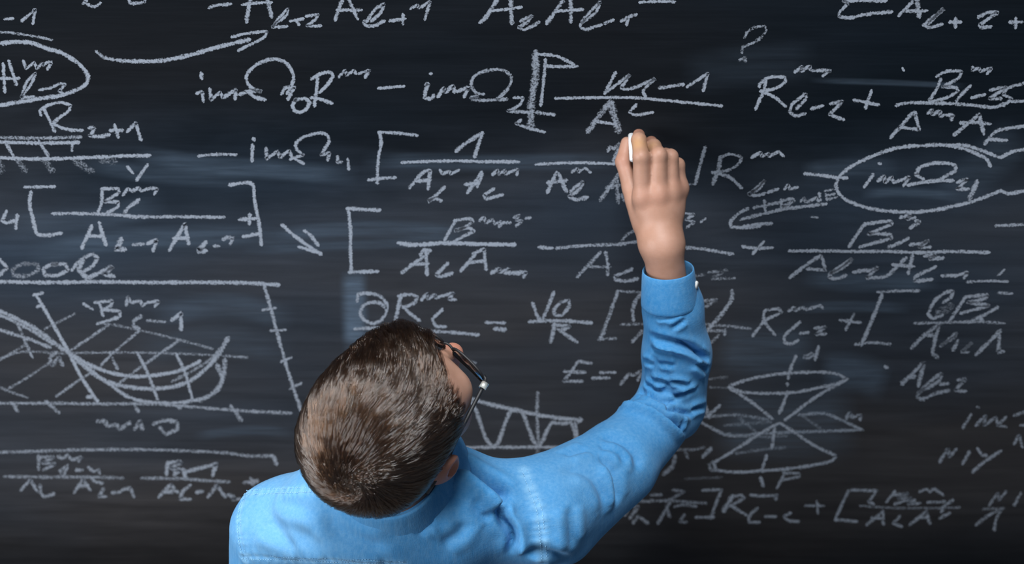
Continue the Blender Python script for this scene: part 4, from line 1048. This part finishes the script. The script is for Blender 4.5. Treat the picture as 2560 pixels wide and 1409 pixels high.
cut1 = HALF(shirt_node, CUFF, ax_r)
cut2 = HALF(cut1, (0, 0, .86), (0, 0, -1))
up_n = unit(hw((0, -.03, .06)) - NB)
cut3 = HALF(cut2, NB + up_n * .030, up_n)
cut4 = HALF(cut3, WR_L + (0, 0, .02), unit(np.array([WR_L - EL_L]))[0])
SV, SF = surface(cut4, .0030)
cap = np.zeros(len(SV), bool)
for p, nn in ((CUFF, ax_r), (np.array([0, 0, .86]), np.array([0, 0, -1.])), (NB + up_n * .030, up_n), (WR_L + (0, 0, .02), unit(WR_L - EL_L))):
    cap |= ((SV - p) @ nn > -.0012) & (np.linalg.norm(SV - p, axis=1) < (.6 if abs(nn[2]) == 1 else .13))
SF = SF[~cap[SF].all(1)]
SV = relax(SV, SF, 1)
bvh = BVHTree.FromPolygons([tuple(v) for v in SV], [tuple(int(x) for x in f) for f in SF])
def on_cloth(px, py):
    o = Vector((0, CAMY, CAMZ)); d = Vector(W(px, py, 1.0)) - o
    h, nrm, *_ = bvh.ray_cast(o, d.normalized())
    return (np.array(h), np.array(nrm)) if h is not None else None
NRM = vnormals(SV, SF)
fade_and_light = np.zeros(len(SV))
for p_, r_, a_ in ((W(690, 1300, 1.55), .085, .30), (W(1480, 1190, 1.62), .06, .05), (W(1650, 740, 1.66), .03, .06)):   # lit shoulder highlight, fainter on the sleeve, painted paler into the cloth
    fade_and_light = np.maximum(fade_and_light, a_ * np.exp(-(np.linalg.norm(SV - p_, axis=1) / r_)**2))
disp = np.zeros(len(SV))
def seg_dist(pts, idx):
    """distance to a polyline, place along it (0..1) and side"""
    V = SV[idx]; best = np.full(len(V), 9.); tt = np.zeros(len(V)); vec = np.zeros_like(V)
    n = len(pts) - 1
    for i in range(n):
        ab = pts[i + 1] - pts[i]
        t = np.clip((V - pts[i]) @ ab / (ab @ ab + 1e-12), 0, 1)
        w = V - pts[i] - t[:, None] * ab
        d = np.linalg.norm(w, axis=1); m = d < best
        best[m] = d[m]; tt[m] = (i + t[m]) / n; vec[m] = np.cross(ab / (np.linalg.norm(ab) + 1e-9), w[m])
    return best, tt, vec
def cloth_line(pix, step=14):
    out = []
    for x, y in catmull(pix, step):
        h = on_cloth(x, y)
        if h is not None: out.append(h)
    return out
def fold(pix, depth, sig, ridge=.55, side=1, taper=True):
    """a crease pressed into the cloth along a line, with a soft roll of cloth on one side (or both when side = 0)"""
    hits = cloth_line(pix)
    if len(hits) < 2: return
    pts = np.array([h[0] for h in hits]); nn = unit(np.mean([h[1] for h in hits], axis=0))
    lo, hi = pts.min(0) - sig * 5, pts.max(0) + sig * 5
    idx = np.where(((SV > lo) & (SV < hi)).all(1) & (NRM @ nn > -.2))[0]
    d, t, vec = seg_dist(pts, idx)
    env = np.clip(np.minimum(t, 1 - t) / .22, 0, 1) if taper else np.ones(len(t))
    env = env * env * (3 - 2 * env)
    sgn = np.sign(vec @ nn)
    depth = depth * 1.3
    disp[idx] -= depth * env * np.exp(-(d / sig)**2)
    rr = depth * ridge * env * np.exp(-((d - 2.0 * sig) / (1.3 * sig))**2)
    disp[idx] += rr if side == 0 else np.where(sgn * side > 0, rr, rr * .25)
def seam(pix, groove=.0010, w=.0016, pucker=.0010, fadew=.006, rows=(0,)):
    hits = cloth_line(pix, 6)
    if len(hits) < 2: return []
    pts = np.array([h[0] for h in hits]); nn = unit(np.mean([h[1] for h in hits], axis=0))
    lo, hi = pts.min(0) - .03, pts.max(0) + .03
    idx = np.where(((SV > lo) & (SV < hi)).all(1) & (NRM @ nn > -.3))[0]
    d, t, vec = seg_dist(pts, idx)
    L = np.linalg.norm(np.diff(pts, axis=0), axis=1).sum()
    wave = np.sin(t * L / .011 * 2 * math.pi + 2 * np.sin(t * 19)) * .5 + .5
    disp[idx] -= groove * np.exp(-(d / (w * 1.5))**2)
    disp[idx] += pucker * wave * np.exp(-((d - .005) / .005)**2)
    fade_and_light[idx] = np.maximum(fade_and_light[idx], (.18 + .26 * wave) * np.exp(-((d - .002) / fadew)**2))
    return hits
FOLDS = [
    # sleeve, forearm: creases across it
    ([(1606, 832), (1650, 844), (1691, 855), (1725, 868), (1752, 886), (1776, 905)], .0105, .0042, .8, -1),
    ([(1745, 880), (1762, 893), (1780, 908)], .007, .004, .6, -1),
    ([(1636, 793), (1660, 792), (1688, 789)], .0038, .0028, .6, 0),
    ([(1675, 822), (1694, 810), (1716, 796)], .0030, .0030, .6, 0),
    ([(1626, 872), (1655, 876), (1688, 875)], .0022, .0030, .6, 0),
    ([(1608, 902), (1622, 904), (1636, 912)], .0036, .003, .6, 0),
    ([(1644, 908), (1664, 909), (1690, 914)], .0034, .003, .6, 0),
    ([(1736, 900), (1760, 918), (1774, 938), (1777, 955)], .0070, .0042, .7, -1),
    ([(1628, 949), (1652, 951), (1668, 956), (1674, 968)], .0046, .003, .7, 0),
    ([(1672, 951), (1698, 955), (1722, 962)], .0044, .003, .7, 0),
    ([(1612, 955), (1634, 968), (1660, 980)], .0042, .003, .7, 0),
    ([(1680, 993), (1706, 985), (1728, 976), (1768, 964)], .0060, .0036, .7, 1),
    ([(1612, 980), (1636, 996), (1658, 1008), (1674, 1017)], .0060, .0036, .7, -1),
    ([(1648, 1002), (1668, 1003), (1690, 1007)], .0036, .003, .6, 0),
    ([(1654, 1025), (1684, 1025), (1706, 1030), (1736, 1040)], .0056, .0034, .7, -1),
    ([(1728, 1027), (1744, 1020), (1764, 1014)], .0050, .0034, .6, 0),
    ([(1540, 1020), (1566, 1014), (1596, 1016), (1628, 1026), (1662, 1047), (1692, 1067), (1718, 1086)], .0120, .0045, .9, -1),
    ([(1700, 1050), (1706, 1062), (1704, 1078)], .0045, .003, .6, 0),
    ([(1590, 985), (1606, 978), (1616, 985)], .0040, .004, .5, 0),
    # upper arm: long soft arcs
    ([(1490, 1098), (1530, 1096), (1560, 1108), (1588, 1136), (1598, 1180)], .0040, .0080, .8, -1),
    ([(1492, 1116), (1522, 1120), (1548, 1134), (1566, 1168)], .0034, .0075, .8, -1),
    ([(1490, 1142), (1515, 1152), (1535, 1176), (1545, 1225), (1544, 1268)], .0056, .0078, .8, -1),
    ([(1395, 1180), (1440, 1172), (1480, 1190), (1506, 1230), (1516, 1280)], .0032, .0085, .8, -1),
    ([(1410, 1140), (1440, 1128), (1470, 1120)], .0030, .006, .6, 0),
    # right shoulder, armpit and back
    ([(1140, 1153), (1176, 1178), (1220, 1207), (1252, 1234), (1268, 1258)], .0190, .0085, .9, -1),
    ([(1246, 1250), (1259, 1298), (1278, 1322), (1284, 1352), (1272, 1392)], .0090, .0052, .9, 1),
    ([(1420, 1260), (1428, 1310), (1426, 1372)], .0030, .007, .7, 0),
    ([(1180, 1240), (1196, 1270), (1228, 1298)], .0030, .006, .6, 0),
    ([(1040, 1340), (1060, 1312), (1088, 1296)], .0026, .006, .6, 0),
    ([(1165, 1298), (1150, 1330), (1100, 1362)], .0028, .008, .6, 0),
    ([(1300, 1392), (1340, 1376), (1390, 1384), (1420, 1400)], .0040, .0075, .6, 0),
    # left side of the back: soft drag lines toward the shoulder
    ([(640, 1262), (690, 1300), (760, 1340), (830, 1372)], .0030, .012, .8, 0),
    ([(650, 1300), (700, 1336), (752, 1376)], .0030, .010, .8, 0),
    ([(800, 1280), (840, 1320), (900, 1352), (980, 1372)], .0032, .012, .8, 0),
    ([(690, 1256), (750, 1268), (800, 1290)], .0022, .008, .7, 0),
]
for a_ in FOLDS: fold(*a_)
# gentle unevenness everywhere
def wob(V, s, seed):
    r = np.random.default_rng(seed); o = np.zeros(len(V))
    for _ in range(7):
        k = unit(r.standard_normal(3)) * s * (.6 + r.random()); o += np.sin(V @ k + r.random() * 6.3)
    return o / 7
disp += wob(SV, 55, 3) * .0022 + wob(SV, 140, 5) * .0008
SEAMS = [
    [(1308, 1172), (1326, 1222), (1344, 1268), (1352, 1321), (1358, 1400)],
    [(612, 1238), (599, 1290), (600, 1338), (612, 1400)],
    [(613, 1233), (690, 1229), (790, 1225)],
    [(604, 1391), (700, 1394), (780, 1398), (900, 1402), (1010, 1407)],
]
seam_hits = [seam(s) for s in SEAMS]
SV2 = SV + NRM * disp[:, None]
shirt = fast_mesh('shirt', SV2, SF, M['denim'])
set_attr(shirt, 'fade_and_light', fade_and_light)
so = shirt.modifiers.new('thickness', 'SOLIDIFY'); so.thickness = .0012; so.offset = -1
to_person(shirt)

# stitching along the seams: short raised threads
def stitches(lines):
    V, F = [], []
    for hits, shift in lines:
        if len(hits) < 3: continue
        pts = np.array([h[0] for h in hits]); ns = unit(np.array([h[1] for h in hits]))
        tg = unit(np.gradient(pts, axis=0)); sd = np.cross(ns, tg)
        pts = pts + sd * shift + ns * .0009
        Ls = np.r_[0, np.cumsum(np.linalg.norm(np.diff(pts, axis=0), axis=1))]
        s = 0.0
        while s + .0026 < Ls[-1]:
            a_ = np.array([np.interp(s, Ls, pts[:, c]) for c in range(3)]); b_ = np.array([np.interp(s + .0024, Ls, pts[:, c]) for c in range(3)])
            i = min(int(np.searchsorted(Ls, s)), len(ns) - 1)
            w, n_ = sd[i] * .0004, ns[i] * .0005
            k = len(V)
            V += [a_ - w, a_ + w, b_ + w, b_ - w, (a_ + b_) / 2 + n_ * 1.4]
            F += [(k, k + 1, k + 4), (k + 1, k + 2, k + 4), (k + 2, k + 3, k + 4), (k + 3, k, k + 4)]
            s += .0036
    return V, F
bvh = BVHTree.FromPolygons([tuple(v) for v in SV2], [tuple(int(x) for x in f) for f in SF])
lines = []
for s in SEAMS:
    h = cloth_line(s, 6)
    V, F = stitches([(h, -.0022), (h, .0040)])
    if V: mesh_np('stitching', V, F, M['thread'], shirt)


# collar: a stand and a folded leaf around the neck
def ring_band(name, profile, centre, axis, front, n=64, mat=None, parent=None, gap=None):
    """sweeps a closed profile of (radius, height) around an axis; radii scaled across / along the front"""
    axis = axis / np.linalg.norm(axis)
    fr = front - (front @ axis) * axis; fr /= np.linalg.norm(fr)
    rt = np.cross(fr, axis)
    V, F = [], []
    m = len(profile)
    angs = np.linspace(gap[0], gap[1], n) if gap else np.linspace(0, 2 * math.pi, n, endpoint=False)
    for a_ in angs:
        for r, hgt, sx, sy in profile:
            V.append(centre + axis * hgt + rt * math.sin(a_) * r * sx + fr * math.cos(a_) * r * sy)
    k = n - 1 if gap else n
    for i in range(k):
        for j in range(m):
            F.append((i * m + j, i * m + (j + 1) % m, ((i + 1) % n) * m + (j + 1) % m, ((i + 1) % n) * m + j))
    if gap: F += [tuple(range(m))[::-1], tuple((n - 1) * m + j for j in range(m))]
    return mesh_np(name, V, F, mat, parent)
cprof = [(.0575, .030, 1, 1), (.0610, .035, 1, 1), (.0650, .029, 1, 1), (.0745, .004, 1.02, 1.02), (.0815, -.0120, 1.04, 1.02), (.0850, -.0210, 1.04, 1.02),
         (.0810, -.0225, 1.04, 1.02), (.0690, .004, 1.02, 1.0), (.0595, .022, 1, 1)]
collar = ring_band('collar', cprof, NB + up_n * .004, up_n, np.array([.1, 1, 0.]), 80, M['denim2'], shirt, gap=(.10, 2 * math.pi - .10))
sub = collar.modifiers.new('round', 'SUBSURF'); sub.levels = sub.render_levels = 1
# cuff on the right wrist
rt_c = unit(np.cross(ax_r, np.array([0, 1., 0]))); 
qprof = [(.0300, .004, 1, 1), (.0318, .010, 1, 1), (.0335, .004, 1, 1), (.0352, -.020, 1, 1), (.0372, -.0405, 1, 1), (.0362, -.0430, 1, 1), (.0340, -.040, 1, 1), (.0320, -.018, 1, 1)]
cuff = ring_band('cuff', qprof, W(1671, 686, 1.672), ax_r, np.array([0, 1., 0.]), 72, M['denim2'], shirt)
sub = cuff.modifiers.new('round', 'SUBSURF'); sub.levels = sub.render_levels = 1
set_attr(collar, 'fade_and_light', np.zeros(len(collar.data.vertices))); set_attr(cuff, 'fade_and_light', np.zeros(len(cuff.data.vertices)))
# cuff button at the outer side
bp = W(1741, 712, 1.668)
bmb = bmesh.new()
bmesh.ops.create_cone(bmb, cap_ends=True, segments=24, radius1=.0055, radius2=.0050, depth=.0026)
bmesh.ops.bevel(bmb, geom=[e for e in bmb.edges if e.is_boundary or len(e.link_faces) == 2 and abs(e.calc_face_angle(0)) > .8], offset=.0006, segments=2, affect='EDGES')
bd = Vector((.86, -.42, .28)).to_track_quat('Z', 'Y').to_matrix().to_4x4()
bmesh.ops.transform(bmb, matrix=Matrix.Translation(bp) @ bd, verts=bmb.verts[:])
tag(bm_obj('button', bmb, M['button'], shirt), 'pale button on the right cuff')

# ---------------------------------------------------------------- trousers and shoes, below the picture's edge
hipL, hipR = np.array([-.225, -.44, .90]), np.array([-.055, -.44, .90])
tn = GR([GR([EL((-.14, -.435, .93), (.158, .108, .10)), RC(hipL, (-.235, -.42, .48), .088, .066), RC((-.235, -.42, .48), (-.24, -.45, .07), .064, .055)], .03),
         GR([RC(hipR, (-.045, -.40, .48), .088, .066), RC((-.045, -.40, .48), (-.04, -.43, .07), .064, .055)], .03)], .02)
TV, TF = surface(HALF(HALF(tn, (0, 0, .985), (0, 0, 1)), (0, 0, .045), (0, 0, -1)), .006)
to_person(fast_mesh('trousers', TV, TF, M['trouser']))
for x, y in ((-.24, -.45), (-.04, -.43)):
    shn = HALF(GR([RC((x, y - .05, .04), (x, y + .13, .033), .042, .036), RC((x, y - .02, .05), (x, y - .01, .10), .042, .040), EL((x, y + .05, .045), (.044, .10, .045))], .03), (0, 0, .0), (0, 0, -1))
    v_, f_ = surface(shn, .004)
    to_person(fast_mesh('shoe', v_, f_, M['shoe']))

# ---------------------------------------------------------------- eyeglasses
glasses = link('eyeglasses', None)
glasses.location = hw((0, .10, 0))
tag(glasses, 'thin black framed eyeglasses worn on the face of the person, metal hinges whitened as a glint', 'glasses')
def to_glasses(o):
    o.parent = glasses
    o.matrix_parent_inverse = Matrix.Translation(glasses.location).inverted()
    return o
def tube(pts, r, seg=10, closed=False, flat=1.0):
    pts = np.array(pts, float); n_ = len(pts)
    tg = np.roll(pts, -1, 0) - np.roll(pts, 1, 0) if closed else np.gradient(pts, axis=0)
    tg = unit(tg); up = HR[:, 2]
    V, F = [], []
    rr = r if hasattr(r, '__len__') else [r] * n_
    for i in range(n_):
        s = np.cross(tg[i], up); s = s / (np.linalg.norm(s) + 1e-9); u = np.cross(s, tg[i])
        for k in range(seg):
            a_ = 2 * math.pi * k / seg
            V.append(pts[i] + s * math.cos(a_) * rr[i] * flat + u * math.sin(a_) * rr[i])
    for i in range(n_ if closed else n_ - 1):
        for k in range(seg):
            F.append((i * seg + k, i * seg + (k + 1) % seg, ((i + 1) % n_) * seg + (k + 1) % seg, ((i + 1) % n_) * seg + k))
    if not closed: F += [tuple(range(seg)), tuple((n_ - 1) * seg + k for k in range(seg))[::-1]]
    return V, F
GY = .115
def lens_outline(s, n_=40, k=1.0):
    out = []
    for i in range(n_):
        a_ = 2 * math.pi * i / n_
        cx, cz = math.cos(a_), math.sin(a_)
        x = .0250 * k * math.copysign(abs(cx)**.62, cx); z_ = .0195 * k * math.copysign(abs(cz)**.62, cz)
        X = s * .0315 + x
        out.append((X, GY - 2.6 * X * X, z_ - .006))
    return out
fv, ff = [], []
for s in (-1, 1):
    v_, f_ = tube(hw(lens_outline(s)), .0016, 8, True); b_ = len(fv); fv += list(v_); ff += [tuple(q + b_ for q in f) for f in f_]
v_, f_ = tube(hw([(x, GY - .001 + .002 * math.cos(x * 200), .004 - 60 * x * x * .4) for x in np.linspace(-.0095, .0095, 9)]), .0015, 8); b_ = len(fv); fv += list(v_); ff += [tuple(q + b_ for q in f) for f in f_]
to_glasses(mesh_np('front_frame', fv, ff, M['frame']))
for s in (-1, 1):
    v_ = hw(lens_outline(s, 40, .97)); c_ = v_.mean(0)
    lv = np.vstack([v_, c_[None]]); nrm_ = HR[:, 1]
    V = list(lv + nrm_ * .0006) + list(lv - nrm_ * .0006); k = len(lv)
    F = [(i, (i + 1) % 40, 40) for i in range(40)] + [(k + (i + 1) % 40, k + i, k + 40) for i in range(40)] + [(i, k + i, k + (i + 1) % 40, (i + 1) % 40) for i in range(40)]
    to_glasses(mesh_np('lens', V, F, M['lens']))
    hy = GY - 2.6 * .0585**2
    end = (s * .0555, hy + .003, .004)
    v_, f_ = tube(hw([end, (s * .0595, hy + .001, .005), (s * .0622, hy - .004, .005)]), .0019, 8)
    to_glasses(mesh_np('end_piece', v_, f_, M['frame']))
    v_, f_ = tube(hw([(s * .0624, hy - .003, .005), (s * .0632, hy - .0110, .005)]), .0042, 12)  # hinge drawn oversized and near white, a glint put into its colour
    to_glasses(tag(mesh_np('hinge', v_, f_, M['glint_metal']), 'metal hinge, whitened and enlarged as a glint'))
    tp = [(s * .0632, hy - .010, .005), (s * .0675, .07, .006), (s * .0745, .03, .007), (s * .0800, .006, .007), (s * .0810, -.010, .002), (s * .0790, -.026, -.016), (s * .076, -.034, -.034)]
    v_, f_ = tube(hw(np.array([[np.interp(q, range(len(tp)), np.array(tp)[:, c]) for c in range(3)] for q in np.linspace(0, len(tp) - 1, 40)])), .0022, 10)
    to_glasses(mesh_np('temple', v_, f_, M['frame']))

# ---------------------------------------------------------------- the stick of chalk in the hand
ca = np.array([*([on_board(1578, 331)[0]]), -.0045, on_board(1578, 331)[1]]); cb = W(1584, 400, 1.668)
bmc = bmesh.new()
bmesh.ops.create_cone(bmc, cap_ends=True, segments=24, radius1=.0050, radius2=.0044, depth=float(np.linalg.norm(cb - ca)))
bmesh.ops.bevel(bmc, geom=[e for e in bmc.edges if len(e.link_faces) == 2 and e.calc_face_angle(0) > .8], offset=.0012, segments=3, affect='EDGES')
q = Vector(ca - cb).to_track_quat('Z', 'Y').to_matrix().to_4x4()
bmesh.ops.transform(bmc, matrix=Matrix.Translation((ca + cb) / 2) @ q, verts=bmc.verts[:])
tag(bm_obj('chalk_stick', bmc, M['stick']), 'short white stick of chalk held against the board between thumb and fingers', 'chalk')
